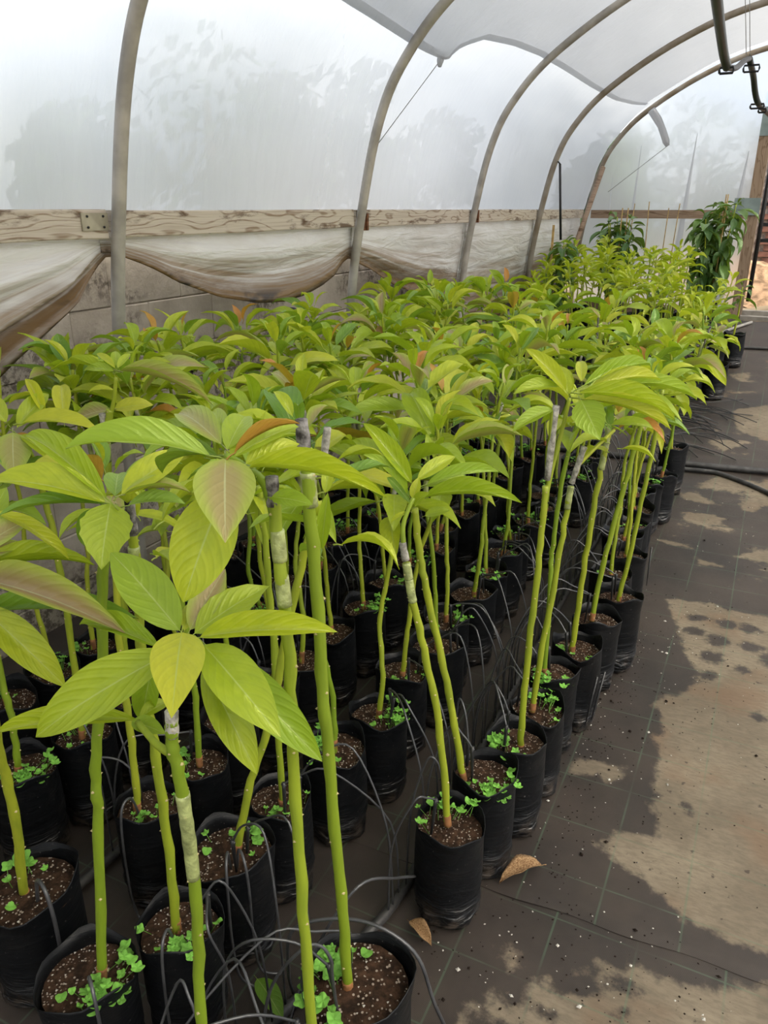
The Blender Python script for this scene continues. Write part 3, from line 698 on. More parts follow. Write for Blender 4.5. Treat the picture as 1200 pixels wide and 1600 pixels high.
# ------------------------------------------------------------------ trees outside, seen through the film
def tree(px, top_py, X, rx, hgt, label, seed):
    r = random.Random(seed); base = at_x(px, 327, X); base.z = -0.05
    top = at_x(px, top_py, X).z
    t = empty('leafy_tree', base); tagged(t, label, 'tree', 'trees outside the tunnel')
    mb = MB(); mb.tube([(0, 0, 0), (0.1, 0, top * 0.4), (0, 0.1, top * 0.75)], [0.16, 0.12, 0.06], 8); mb.build('trunk', M['trunk'], t)
    mb = MB()
    blobs = [(Vector((r.uniform(-.6, .6) * rx, r.uniform(-.75, .75) * rx, top - hgt * r.uniform(0.25, 0.95))), rx * r.uniform(0.35, 0.55)) for _ in range(11)]
    blobs.append((Vector((0, 0, top - rx * 0.5)), rx * 0.5))
    for c, rad in blobs:
        for _ in range(170):
            d = Vector((r.gauss(0, 1), r.gauss(0, 1), r.gauss(0, 1))).normalized() * rad * r.uniform(0.3, 1.0) ** 0.5 * 1.05
            n = Vector((r.gauss(0, 1), r.gauss(0, 1), r.gauss(0, 1))).normalized(); u = n.orthogonal().normalized(); w = n.cross(u); s = r.uniform(0.10, 0.22)
            q = c + d; mb.add([q - u * s, q - w * s * .5, q + u * s, q + w * s * .5], [(0, 1, 2, 3)])
    o = mb.build('foliage', M['crown'], t, False); o['kind'] = 'stuff'
tree(120, 160, -9.0, 1.0, 2.4, 'small round tree dimly visible through the film before the first hoop', 1)
tree(330, 40, -9.5, 2.3, 4.4, 'big leafy tree showing as a grey shape between the first two hoops', 2)
tree(455, 110, -15.0, 1.9, 4.0, 'tree beyond the wall just before the second hoop', 3)
tree(580, 90, -10.0, 1.2, 3.6, 'tree showing through the film at the second hoop', 4)
tree(690, 170, -12.0, 1.6, 3.0, 'tree dimly visible between the second and third hoops', 5)
for (px, tpy, Y, rx, hg, lab, sd_) in ((1085, 95, 16.5, 2.3, 4.2, 'dark tree behind the end wall above the bushes', 6), (955, 190, 13.2, 0.9, 2.6, 'lower tree behind the end wall corner', 7)):
    b = at_y(px, 327, Y); tp = at_y(px, tpy, Y); tree(px, tpy, b.x, rx, hg, lab, sd_)

# ================================================================== SAPLINGS
# ---- leaf blades: unit length along +x, unit width along y, v in 0..1 across
def leaf_mesh(name, bulge, fold, wave, tipdrop, seed, nx=9, ny=4, peak=0.45, ragged=0.0):
    r = random.Random(seed); ph = r.uniform(0, 6); P = []; UV = []
    a = 0.75; b = a * (1 - peak) / peak
    mx = (peak ** a) * ((1 - peak) ** b)
    for i in range(nx + 1):
        u = i / nx; w = 0.5 * (u ** a) * ((1 - u) ** b) / mx
        w = max(w, 0.010 if i == 0 else 0.004)
        row = []
        for j in range(ny + 1):
            v = -1 + 2 * j / ny
            ww = w * (1 + ragged * 0.25 * math.sin(u * 31 + ph) * (abs(v) == 1))
            z = bulge * 4 * u * (1 - u) - tipdrop * max(0, u - 0.6) ** 2 * 4 + fold * abs(v) * w * 0.9
            z += wave * math.sin(u * 13 + ph + (1.7 if v > 0 else 0)) * abs(v) ** 2 * (0.3 + u) * 0.6
            y = ww * v + 0.05 * math.sin(u * 3 + ph) * u * (1 - u) * 0.6
            row.append((u, y, z)); UV.append((u, (v + 1) / 2))
        P.append(row)
    mb = MB(); mb.grid(P)
    nb = len(mb.v)
    # petiole: a thin square stalk behind the blade
    mb.tube([(-0.13, 0, -0.035), (-0.06, 0, -0.008), (0.03, 0, 0.0)], [0.016, 0.012, 0.010], 4, True)
    UV += [(0.02, 0.5)] * (len(mb.v) - nb)
    me = mb.mesh(name, M['leaf'])
    uvl = me.uv_layers.new(name='UVMap')
    for lp in me.loops: uvl.data[lp.index].uv = UV[lp.vertex_index]
    return me
LEAF = [leaf_mesh('leaf', b, f, w, t, k, ragged=rg) for k, (b, f, w, t, rg) in enumerate([
    (0.08, 0.30, 0.016, 0.10, 0), (0.13, 0.22, 0.022, 0.16, 0), (0.05, 0.38, 0.012, 0.06, 0), (0.16, 0.30, 0.028, 0.22, 0),
    (0.10, 0.12, 0.020, 0.04, 0), (0.03, 0.25, 0.030, 0.14, 0), (0.18, 0.35, 0.014, 0.10, 0), (0.09, 0.20, 0.035, 0.18, 0)])]
HLEAF = [leaf_mesh('leaf', b, f, w, t, 40 + k, 14, 6, pk, rg) for k, (b, f, w, t, pk, rg) in enumerate([
    (0.06, 0.20, 0.012, 0.04, 0.45, 0), (0.07, 0.28, 0.014, 0.05, 0.48, 0), (0.04, 0.12, 0.008, 0.0, 0.40, 0), (0.08, 0.36, 0.018, 0.07, 0.45, 0), (0.05, 0.15, 0.022, 0.05, 0.42, 0.22)])]

# ---- grow bags and soil
def bag_mesh(seed):
    r = random.Random(seed); seg = 26; rows = []; R = 0.078; Hh = 0.275
    ph = [r.uniform(0, 6.3) for _ in range(6)]
    prof = [(0.0, 0.80), (0.012, 0.93), (0.03, 0.97), (0.05, 0.95), (0.068, 1.0), (0.088, 0.965), (0.11, 1.0), (0.17, 1.0), (0.22, 0.99), (0.25, 1.0), (0.268, 1.02), (Hh, 1.03)]
    for z, k in prof:
        row = []
        low = max(0, 1 - z / 0.12); top = max(0, (z - 0.21) / 0.065)
        for i in range(seg):
            a = 2 * math.pi * i / seg
            rad = R * k * (1 + 0.018 * math.sin(2 * a + ph[0]) + low * (0.045 * math.sin(5 * a + ph[1] + z * 40) + 0.035 * math.sin(8 * a + ph[2] - z * 55)) + top * (0.05 * math.sin(2 * a + ph[3]) + 0.03 * math.sin(3 * a + ph[4])))
            zz = z + (0.010 * math.sin(2 * a + ph[5]) + 0.007 * math.sin(5 * a + ph[1])) * top
            if z < 0.02 and z > 0: zz += 0.006 * math.sin(6 * a + ph[2])
            row.append((rad * math.cos(a), rad * math.sin(a), zz))
        rows.append(row)
    inner = []
    for (dz, s) in ((0.0, 0.985), (-0.03, 0.965), (-0.06, 0.93)):
        inner.append([(p[0] * s, p[1] * s, p[2] + dz) for p in rows[-1]])
    mb = MB(); mb.grid(rows + inner, closed=True)
    mb.f.append(tuple(range(seg - 1, -1, -1))); mb.m.append(0)
    return mb.mesh('grow_bag', M['bag'])
BAGS = [bag_mesh(k) for k in range(5)]
def soil_mesh(seed):
    r = random.Random(seed); seg = 20; rows = []
    for k in range(6):
        q = k / 5; rows.append([(0.0745 * q * math.cos(2 * math.pi * i / seg), 0.0745 * q * math.sin(2 * math.pi * i / seg), 0.242 + 0.006 * (1 - q) + 0.007 * fnoise(q * 3 * math.cos(6.28 * i / seg), q * 3 * math.sin(6.28 * i / seg), seed * 3.1)) for i in range(seg)])
    mb = MB(); mb.grid(rows, closed=True)
    for _ in range(24):      # perlite grains standing proud
        a = r.uniform(0, 6.28); q = 0.068 * math.sqrt(r.random()); s = r.uniform(0.0008, 0.0022); c = Vector((q * math.cos(a), q * math.sin(a), 0.248))
        mb.add([c + Vector((s, 0, 0)), c + Vector((-s, s, 0)), c + Vector((-s, -s, 0)), c + Vector((0, 0, s * 1.4))], [(0, 1, 3), (1, 2, 3), (2, 0, 3)], 1)
    return mb.mesh('soil', [M['soil'], M['perlite']])
SOILS = [soil_mesh(k) for k in range(3)]
def weed_mesh(seed, n):
    """patch of clover-like weeds: stalks with round three- to five-lobed leaves"""
    r = random.Random(seed); mb = MB(); a0 = r.uniform(0, 6.28)
    for _ in range(n):
        a = a0 + r.gauss(0, 0.75); q = r.uniform(0.028, 0.076); b = Vector((q * math.cos(a) * .8, q * math.sin(a) * .8, 0.243)); h = r.uniform(0.012, 0.042)
        c = b + Vector((r.uniform(-.014, .014) + 0.012 * math.cos(a), r.uniform(-.014, .014) + 0.012 * math.sin(a), h)); R = r.uniform(0.006, 0.0135)
        mb.tube([b, b.lerp(c, 0.6), c], 0.0006, 3, False)
        nrm = Vector((r.uniform(-.4, .4), r.uniform(-.4, .4), 1)).normalized(); u = nrm.orthogonal().normalized(); w = nrm.cross(u); lob = r.choice((3, 4, 5)); k = 5 * lob; th = r.uniform(0, 6)
        ring = []
        for i in range(k):
            t = 2 * math.pi * i / k; rr = R * (0.90 + 0.14 * math.cos(lob * t))
            ring.append(c + u * rr * math.cos(t + th) + w * rr * math.sin(t + th) + nrm * 0.0018 * math.cos(lob * t))
        mb.add([c - nrm * 0.0015] + ring, [(0, i + 1, (i + 1) % k + 1) for i in range(k)])
    return mb.mesh('weed_patch', M['weed'], False)
WEEDS = [weed_mesh(k, n) for k, n in enumerate((9, 16, 24, 34))]

# ---- stems
def stem_mesh(pts, r0, r1, seed, nodes=True, seg=9):
    """pts: local polyline; a green cane with bud scars"""
    r = random.Random(seed); P = catmull(pts, 6); n = len(P)
    for i in range(1, n - 1): P[i] = P[i] + Vector((r.gauss(0, 0.0011), r.gauss(0, 0.0011), 0))
    rad = [r0 + (r1 - r0) * (i / (n - 1)) ** 1.3 for i in range(n)]
    rad = [q * (1 + (0.10 if i % 3 == 0 else 0)) for i, q in enumerate(rad)]
    mb = MB(); mb.tube(P, rad, seg)
    if nodes:
        L = n - 1; cnt = int(10 + L * 0.4); ang = r.uniform(0, 6)
        for k in range(cnt):
            f = (k + r.uniform(.2, .8)) / cnt * L; i = min(int(f), L - 1); p = P[i].lerp(P[i + 1], f - i); ang += 2.4
            t = (P[i + 1] - P[i]).normalized(); u = t.orthogonal().normalized(); w = t.cross(u); d = u * math.cos(ang) + w * math.sin(ang); R = rad[i]; s = R * 0.36
            c = p + d * R * 0.93; e = t.cross(d)
            mb.add([c + e * s, c + t * s * .9, c - e * s, c - t * s * .9, c + d * s * 1.1], [(0, 1, 4), (1, 2, 4), (2, 3, 4), (3, 0, 4)], 1)
    return mb.mesh('stem', [M['stem'], M['node']])
def collar_mesh(P0, P1, r, name, mat, ext=1.12, bumps=0.0, seed=0):
    rr = random.Random(seed); n = 7
    pts = [Vector(P0).lerp(Vector(P1), i / (n - 1)) for i in range(n)]
    rad = [r * ext * (1 + rr.uniform(-bumps, bumps)) for _ in range(n)]
    mb = MB(); mb.tube(pts, rad, 9); return mb.mesh(name, mat)

def pick_leaf_mat(r, kind='mix'):
    if kind == 'far': return M['leaf_far'] if r.random() < 0.75 else M['leaf']
    if kind == 'dark': return M['leaf_dark']
    q = r.random()
    return M['leaf'] if q < 0.58 else M['leaf_deep'] if q < 0.76 else M['leaf_yellow'] if q < 0.88 else M['leaf_bronze'] if q < 0.99 else M['leaf_red']

def add_leaf(parent, base, direction, up, L, W, me, mat, origin):
    x = Vector(direction).normalized(); z = Vector(up) - x * Vector(up).dot(x)
    z = z.normalized() if z.length > 1e-4 else x.orthogonal().normalized()
    y = z.cross(x)
    o = mobj('leaf', me, parent, mat)
    m = Matrix((x * L, y * W, z * L)).transposed().to_4x4(); m.translation = Vector(base) - Vector(origin)
    o.matrix_local = m
    return o

def whorl(parent, origin, top, axis, r, n=12, L=(0.10, 0.19), kind='mix', spread=0.11, droop=0.0, wid=(0.30, 0.42)):
    """umbrella of leaves around the tip of a shoot"""
    ang = r.uniform(0, 6.28); axis = Vector(axis).normalized()
    for i in range(n):
        q = i / max(1, n - 1); ang += 2.4 + r.uniform(-.35, .35)
        el = math.radians(50 - 72 * q ** 0.6 - droop * 40 + r.uniform(-14, 14))
        rad = Vector((math.cos(ang), math.sin(ang), 0))
        d = rad * math.cos(el) + Vector((0, 0, 1)) * math.sin(el) + axis * 0.15
        ln = r.uniform(*L) * (0.45 + 0.55 * min(1, q * 2.6)) * (1.0 if q < 0.8 else 0.85)
        base = Vector(top) - axis * spread * q + d.normalized() * (0.012 + 0.13 * ln)
        up = Vector((0, 0, 1)) * math.cos(el) - rad * math.sin(el) + Vector((r.uniform(-.35, .35), r.uniform(-.35, .35), 0))
        mt = pick_leaf_mat(r, kind)
        if q < 0.12 and kind == 'mix' and r.random() < 0.10: mt = M['leaf_red']
        add_leaf(parent, base, d, up, ln, ln * r.uniform(*wid), r.choice(LEAF), mt, origin)

GROUPS = {}
def bag_parts(root, r, scale=1.0, weed=None, rot=None):
    b = mobj('grow_bag', r.choice(BAGS), root); b.rotation_euler = (0, 0, r.uniform(0, 6.28) if rot is None else rot)
    b.scale = (scale, scale, r.uniform(0.96, 1.06))
    s = mobj('soil', r.choice(SOILS), b)
    if weed is None: weed = r.random() < 0.55
    if weed is not False:
        w = mobj('weed_patch', WEEDS[weed if not isinstance(weed, bool) else r.randrange(4)], root); w.rotation_euler = (0, 0, r.uniform(0, 6.28)); w.scale = (scale, scale, 1); w['kind'] = 'stuff'
    return b

STEMCACHE = {}
def generic_stem(v, h):
    key = (v, round(h, 2))
    if key not in STEMCACHE:
        r = random.Random(v * 7 + 1); lx, ly = r.uniform(-.07, .07), r.uniform(-.07, .07); hh = round(h, 2)
        pts = [(0, 0, 0.23)] + [(lx * t ** 1.2 + r.gauss(0, .008), ly * t ** 1.2 + r.gauss(0, .008), 0.23 + (hh - 0.23) * t) for t in (0.2, 0.4, 0.6, 0.8, 1.0)]
        cp = catmull(pts, 6)
        me = stem_mesh(pts, 0.0076, 0.0042, v, True, 8)
        bk = collar_mesh(pts[0], Vector(pts[0]).lerp(Vector(pts[1]), 0.28), 0.0078, 'bark_base', M['bark'], 1.10, 0.05, v)
        i = int(len(cp) * (0.60 + 0.12 * (v % 3) / 3)); tp = collar_mesh(cp[i], cp[min(i + 4, len(cp) - 3)], 0.0064, 'graft_tape', M['tape'], 1.12, 0.08, v)
        sb0 = cp[-7]; sd_ = Vector((r.uniform(-.4, .4), r.uniform(-.4, .4), 1)).normalized()
        stb = MB(); stb.tube([sb0, sb0 + sd_ * 0.05, sb0 + sd_ * r.uniform(0.09, 0.16)], [0.0068, 0.0058, 0.005], 7); stm = stb.mesh('dead_stub', M['stub'])
        STEMCACHE[key] = (me, bk, tp, stm, cp[-1], (cp[-1] - cp[-4]).normalized())
    return STEMCACHE[key]

def sapling(x, y, h, r, label, group, cat='sapling', kind='mix', n=12, L=(0.10, 0.19), weed=None, scale=None, droop=0.0, thin=1.0):
    z0 = ground(y)
    root = empty('avocado_sapling', (x, y, z0), 0.0); tagged(root, label, cat, group)
    bag_parts(root, r, scale or r.uniform(0.98, 1.1), weed)
    me, bk, tp, stb, top, ax = generic_stem(r.randrange(9), h)
    rot = r.uniform(0, 6.28); R3 = Matrix.Rotation(rot, 3, 'Z')
    sx = r.uniform(0.85, 1.15)
    s = mobj('stem', me, root); s.rotation_euler = (0, 0, rot)
    b = mobj('bark_base', bk, s)
    if r.random() < 0.5: mobj('graft_tape', tp, s)
    if r.random() < 0.42 and kind == 'mix': mobj('dead_stub', stb, s, M['stub_dark'] if r.random() < 0.35 else M['stub'])
    top = R3 @ top; ax = R3 @ ax
    whorl(root, (0, 0, 0), top, ax, r, n, L, kind, 0.17, droop)
    if kind == 'mix' and r.random() < 0.35:       # a lower side shoot
        p = top - ax * r.uniform(0.12, 0.2); a = r.uniform(0, 6.28); q = p + Vector((math.cos(a) * .05, math.sin(a) * .05, 0.06))
        mb = MB(); mb.tube([p, p.lerp(q, .5) + Vector((0, 0, -.008)), q], [0.004, 0.0035, 0.003], 6); mb.build('side_shoot', M['stem'], root)
        whorl(root, (0, 0, 0), q, (math.cos(a) * .4, math.sin(a) * .4, 1), r, 6, (0.08, 0.14), kind, 0.04)
    return root

# ---- hero plants standing nearest: stem and leaves follow the real plants one by one
HQ = []
def hero(*a, **k): HQ.append((a, k))
def build_hero(bag_new, bag_px, stem_px, label, D=None, Dtop=None, leaves=(), whorls=(), tape=None, stub=None, scale=1.0, weed=True, rad=(0.0092, 0.0070), seed=0, branches=(), bagpos=None, group='saplings standing nearest the entrance'):
    r = random.Random(seed + 500)
    b = at_z(*bag_px, 0.262) if bagpos is None else Vector(bagpos)
    sh = Vector((bag_new[0] - b.x, bag_new[1] - b.y, 0)); D0_ = b.dot(F0); b = b + sh
    root = empty('avocado_sapling', (b.x, b.y, 0)); tagged(root, label, 'sapling', group); org = Vector((b.x, b.y, 0))
    bag_parts(root, r, scale, weed)
    D0 = D if D is not None else D0_; D1 = D0 if Dtop is None else Dtop
    ys_ = [p[1] for p in stem_px]; y0, y1 = ys_[0], ys_[-1]
    Dat = lambda py: D0 + (D1 - D0) * min(1.2, max(-0.2, (py - y0) / ((y1 - y0) or 1)))
    W = [at_d(px, py, Dat(py)) for px, py in stem_px]
    W[0].z = min(W[0].z, 0.25)
    W[0] += sh; W[1] += sh * 0.6                      # the foot of the stem stays in its bag
    off = Vector((W[0].x - b.x, W[0].y - b.y, 0))
    if off.length > 0.05 * scale: W[0] -= off * (1 - 0.05 * scale / off.length)
    pts = [p - org for p in W]
    st = mobj('stem', stem_mesh(pts, rad[0], rad[1], seed, True, 12), root)
    cp = catmull(pts, 6)
    mobj('bark_base', collar_mesh(pts[0], pts[0] + (pts[1] - pts[0]).normalized() * 0.03, rad[0], 'bark_base', M['bark'], 1.13, 0.04, seed), st)
    if tape:
        for (a, c) in tape:
            pa = at_d(*a, Dat(a[1])) - org; pc = at_d(*c, Dat(c[1])) - org
            ia, ic = sorted((min(range(len(cp)), key=lambda q: (cp[q] - pa).length), min(range(len(cp)), key=lambda q: (cp[q] - pc).length)))
            seg_ = cp[ia:max(ic, ia + 2) + 1]; tm = MB(); tm.tube(catmull(seg_, 3), [rad[1] * 1.24 * (1 + r.uniform(-.05, .05)) for _ in range((len(seg_) - 1) * 3 + 1)], 12)
            mobj('graft_tape', tm.mesh('graft_tape', M['tape']), st)
    if stub:
        pa = at_d(*stub[0], Dat(stub[0][1])) - org; pc = at_d(*stub[1], Dat(stub[1][1])) - org
        mobj('dead_stub', collar_mesh(pa, pc, rad[1], 'dead_stub', M['stub_dark'] if len(stub) > 2 else M['stub'], 1.1, 0.12, seed), st)
    for br in branches:
        q = [at_d(px, py, Dat(py) + dd) - org for (px, py, dd) in br]
        mb = MB(); cpp = catmull(q, 5); mb.tube(cpp, [0.0058 - 0.0018 * i / len(cpp) for i in range(len(cpp))], 8); mb.build('side_shoot', M['stem'], root)
    for lf in leaves:
        (bx, by), (tx, ty), wpx, dd0, dd1, mat = lf[:6]
        face = lf[6] if len(lf) > 6 else 0.5; var = lf[7] if len(lf) > 7 else r.randrange(4)
        Db = Dat(by)
        pb_ = at_d(bx, by, Db + dd0); pt = at_d(tx, ty, Db + dd1)
        v = pt - pb_; L = v.length; view = (CAM - (pb_ + pt) / 2).normalized()
        up = UPW * (1 - face) + view * face
        x = v.normalized(); z = (up - x * up.dot(x)).normalized(); y = z.cross(x)
        depth = ((pb_ + pt) / 2 - CAM).dot(FW)
        vis = max(0.35, (y - view * y.dot(view)).length)
        Wd = min(wpx * (0.82 if face < 0.62 else 1.0) * depth / FPX / vis, L * (0.46 if face < 0.65 else 0.66))
        add_leaf(root, pb_, x, z, L, Wd, HLEAF[var], M[mat], org)
    for wh in whorls:
        (px, py, dd), n, Lr = wh[:3]; kind = wh[3] if len(wh) > 3 else 'mix'
        p = at_d(px, py, Dat(py) + dd) - org
        whorl(root, (0, 0, 0), p, (pts[-1] - pts[-2]), r, n, Lr, kind, 0.08)
    return root

# front rosette plant (bag just below the picture)
hero((352, 1700), [(352, 1690), (330, 1580), (305, 1400), (285, 1240), (270, 1170), (268, 1125)], 'sapling with a flat rosette of broad lime leaves and a taped pale stem', Dtop=0.76, seed=1,
     tape=[((285, 1240), (300, 1375))], stub=((269, 1150), (268, 1112)), rad=(0.0082, 0.0074), branches=[[(272, 1180, 0.0), (245, 1163, 0.02), (215, 1128, 0.06)], [(270, 1140, 0.0), (275, 1070, 0.07), (287, 1003, 0.09)]],
     leaves=[((284, 988), (268, 1122), 84, 0.08, -0.06, 'leaf_yellow', 0.75, 2), ((312, 996), (527, 985), 50, 0.08, 0.06, 'leaf', 0.6, 1), ((318, 1008), (438, 1150), 76, 0.07, -0.02, 'leaf', 0.7, 0),
             ((335, 1018), (516, 1172), 62, 0.10, 0.06, 'leaf', 0.7, 0), ((318, 1040), (402, 1210), 58, 0.10, 0.03, 'leaf', 0.75, 0), ((304, 990), (421, 913), 62, 0.10, 0.16, 'leaf', 0.5, 4),
             ((268, 1018), (52, 1152), 78, 0.07, 0.03, 'leaf', 0.7, 0), ((250, 1012), (122, 972), 44, 0.10, 0.17, 'leaf', 0.5, 1), ((281, 985), (172, 862), 72, 0.11, 0.16, 'leaf', 0.75, 0),
             ((297, 984), (352, 888), 46, 0.11, 0.17, 'leaf_bronze', 0.7, 0), ((240, 1030), (222, 1128), 40, 0.12, 0.12, 'leaf', 0.7, 0), ((213, 1124), (-8, 1142), 42, 0.08, 0.06, 'leaf', 0.6, 1),
             ((206, 1127), (258, 1146), 36, 0.07, 0.05, 'leaf', 0.6, 0), ((218, 1122), (262, 1096), 30, 0.08, 0.12, 'leaf', 0.5, 1), ((288, 985), (305, 940), 30, 0.11, 0.16, 'leaf_yellow', 0.5, 0)])
hero((472, 1690), [(474, 1690), (468, 1500), (462, 1250), (455, 1050), (440, 900), (428, 775)], 'sapling with a big bronze heart-shaped leaf over a white-taped stem', Dtop=0.84, seed=2,
     tape=[((432, 820), (438, 880)), ((440, 900), (447, 950))], stub=((428, 790), (424, 745), 1), rad=(0.0080, 0.0072), branches=[[(436, 850, 0.0), (415, 760, 0.0), (380, 728, -0.02), (354, 712, -0.04)]],
     leaves=[((352, 716), (352, 848), 97, -0.04, -0.14, 'leaf_bronze', 0.8, 2), ((352, 760), (286, 942), 96, -0.03, -0.08, 'leaf', 0.8, 0), ((328, 712), (102, 695), 52, -0.03, -0.06, 'leaf', 0.35, 1),
             ((346, 694), (277, 643), 56, -0.02, 0.08, 'leaf_bronze', 0.6, 0), ((355, 703), (385, 648), 52, -0.02, 0.07, 'leaf', 0.6, 0), ((366, 708), (467, 658), 5, -0.04, 0.0, 'leaf_red', 0.1, 3),
             ((366, 714), (468, 664), 44, -0.03, 0.03, 'leaf', 0.5, 1), ((384, 725), (468, 692), 44, -0.03, 0.0, 'leaf', 0.5, 0), ((390, 730), (603, 772), 36, -0.04, -0.08, 'leaf', 0.5, 3),
             ((424, 777), (488, 788), 35, -0.01, -0.03, 'leaf', 0.6, 0), ((350, 705), (330, 640), 40, 0.0, 0.12, 'leaf', 0.5, 0), ((340, 712), (250, 735), 44, 0.0, 0.10, 'leaf_deep', 0.5, 1), ((400, 735), (400, 690), 36, 0.0, 0.1, 'leaf', 0.5, 0)])
hero((555, 1545), [(540, 1560), (530, 1400), (515, 1190), (503, 1050), (490, 850), (477, 700)], 'thick knobbly stem with a blackened cut top, bag full of clover', scale=1.24, seed=3, weed=3, rad=(0.0092, 0.0084),
     stub=((478, 725), (471, 655), 1), tape=[((482, 750), (487, 800))], whorls=[((505, 790, 0.04), 4, (0.07, 0.11))],
     leaves=[((512, 770), (503, 860), 26, 0.05, 0.06, 'leaf', 0.6, 0)])
hero((140, 1520), [(155, 1485), (156, 1300), (150, 1200), (160, 1050), (160, 900), (170, 790)], 'sapling with a bag carpeted in clover and a wavy round leaf hanging forward', scale=1.08, seed=4, weed=3, rad=(0.0088, 0.0074), Dtop=1.0,
     leaves=[((172, 787), (158, 888), 82, 0.0, -0.08, 'leaf', 0.75, 4), ((166, 778), (38, 676), 52, 0.0, 0.1, 'leaf', 0.5, 1), ((165, 785), (-15, 750), 56, 0.0, 0.0, 'leaf', 0.4, 1), ((163, 788), (-5, 803), 20, 0.0, -0.04, 'leaf_deep', 0.2, 0),
             ((190, 772), (292, 704), 52, 0.0, 0.06, 'leaf', 0.6, 0), ((193, 773), (297, 766), 16, 0.0, 0.02, 'leaf_bronze', 0.2, 3), ((200, 790), (290, 786), 26, 0.0, 0.0, 'leaf_deep', 0.3, 1), ((180, 775), (185, 738), 46, 0.02, 0.1, 'leaf_deep', 0.5, 0), ((172, 795), (125, 850), 44, 0.02, 0.05, 'leaf_deep', 0.7, 0)])
hero((45, 1380), [(40, 1405), (22, 1270), (0, 1180), (-20, 1080), (-40, 960), (-55, 880)], 'sapling with long pinkish leaves reaching in beside the loose-topped bag', scale=1.22, seed=5, weed=0, rad=(0.0092, 0.008), Dtop=0.98,
     leaves=[((-40, 905), (194, 985), 66, 0.0, -0.12, 'leaf_bronze', 0.6, 1), ((-45, 895), (147, 878), 26, 0.0, 0.05, 'leaf', 0.3, 3), ((-45, 868), (51, 808), 46, 0.0, 0.05, 'leaf_bronze', 0.5, 0), ((-40, 880), (40, 848), 30, 0.0, 0.05, 'leaf_bronze', 0.4, 0),
             ((-35, 945), (104, 1074), 54, 0.0, -0.02, 'leaf', 0.7, 0), ((-40, 960), (214, 962), 42, 0.02, 0.02, 'leaf_deep', 0.5, 1), ((-10, 800), (110, 874), 26, 0.06, 0.06, 'leaf_yellow', 0.4, 1), ((-30, 850), (10, 760), 50, 0.05, 0.12, 'leaf', 0.5, 0)])
hero((278, 1450), [(270, 1435), (262, 1330), (243, 1180), (228, 1080), (215, 930), (207, 830)], 'sapling with a grassy weed in its bag behind the taped stem', scale=1.0, seed=6, weed=1, rad=(0.0088, 0.0075), tape=[((214, 915), (209, 850))], stub=((207, 835), (202, 775), 1),
     whorls=[((225, 800, 0.03), 6, (0.10, 0.15))])
hero((370, 1320), [(377, 1318), (393, 1230), (418, 1140), (450, 980), (475, 870), (497, 780)], 'leaning sapling in an open perlite-topped bag with two looping tubes', scale=1.16, seed=7, weed=0, rad=(0.0085, 0.0068), stub=((503, 740), (512, 668)), tape=[((497, 780), (503, 735))], whorls=[((505, 740, 0.03), 4, (0.09, 0.13))])
hero((430, 1255), [(434, 1272), (431, 1150), (427, 1000), (417, 880), (405, 760)], 'thin straight sapling beside the looping tubes', scale=0.98, seed=8, weed=0, rad=(0.0075, 0.0062), whorls=[((400, 735, 0), 9, (0.10, 0.16))])
hero((230, 1255), [(215, 1270), (206, 1160), (190, 1040), (180, 900), (172, 760)], 'sapling with a tall black stake in its bag', scale=0.95, seed=9, weed=0, rad=(0.0085, 0.0065), whorls=[((170, 735, 0), 10, (0.11, 0.17))])
hero((312, 1190), [(312, 1197), (305, 1090), (290, 985), (277, 870), (280, 810)], 'sapling with a thin brown-tipped stem passing behind the lime rosette', scale=0.95, seed=10, weed=0, rad=(0.0078, 0.0055), whorls=[((282, 790, 0), 8, (0.08, 0.14))])
hero((45, 1190), [(42, 1205), (28, 1130), (0, 1050), (-25, 930), (-40, 800)], 'sapling in a bag brimming with small clover', scale=1.05, seed=11, weed=3, rad=(0.0085, 0.0068), whorls=[((-20, 745, 0.05), 11, (0.12, 0.18))])
# saplings edging the walkway
hero((703, 1283), [(700, 1285), (688, 1150), (665, 1030), (645, 940), (635, 880)], 'first sapling by the walkway, alone on the mat, with a peeling taped top', seed=12, weed=2, scale=1.0, rad=(0.0080, 0.0070), tape=[((638, 905), (646, 945)), ((634, 870), (638, 900))], stub=((634, 875), (629, 848)),
     branches=[[(632, 862, 0), (630, 820, 0.01), (646, 778, 0.03)]], leaves=[((640, 800), (610, 818), 9, 0.02, 0.02, 'leaf', 0.4, 1)], group='saplings edging the walkway')
hero((760, 1212), [(726, 1218), (712, 1130), (690, 1030), (668, 930), (655, 860), (648, 795)], 'sapling leaning over the lone front bag with long pointed leaves', seed=13, weed=3, rad=(0.0085, 0.0072), group='saplings edging the walkway',
     leaves=[((643, 755), (568, 660), 34, 0, 0.04, 'leaf', 0.6, 1), ((636, 772), (570, 709), 26, 0, -0.02, 'leaf', 0.4, 1), ((652, 750), (712, 712), 28, 0, 0.05, 'leaf', 0.6, 0), ((668, 757), (782, 736), 24, 0, 0.02, 'leaf', 0.45, 1), ((662, 778), (815, 782), 28, 0, -0.05, 'leaf', 0.45, 3),
             ((664, 806), (703, 797), 18, 0, 0, 'leaf', 0.5, 0), ((666, 760), (730, 744), 26, 0.03, 0.06, 'leaf', 0.5, 0), ((645, 780), (655, 745), 24, -0.01, 0.0, 'leaf_yellow', 0.5, 0), ((648, 790), (670, 770), 26, -0.02, -0.05, 'leaf', 0.6, 1), ((640, 785), (605, 745), 22, 0.02, 0.06, 'leaf_deep', 0.5, 1)])
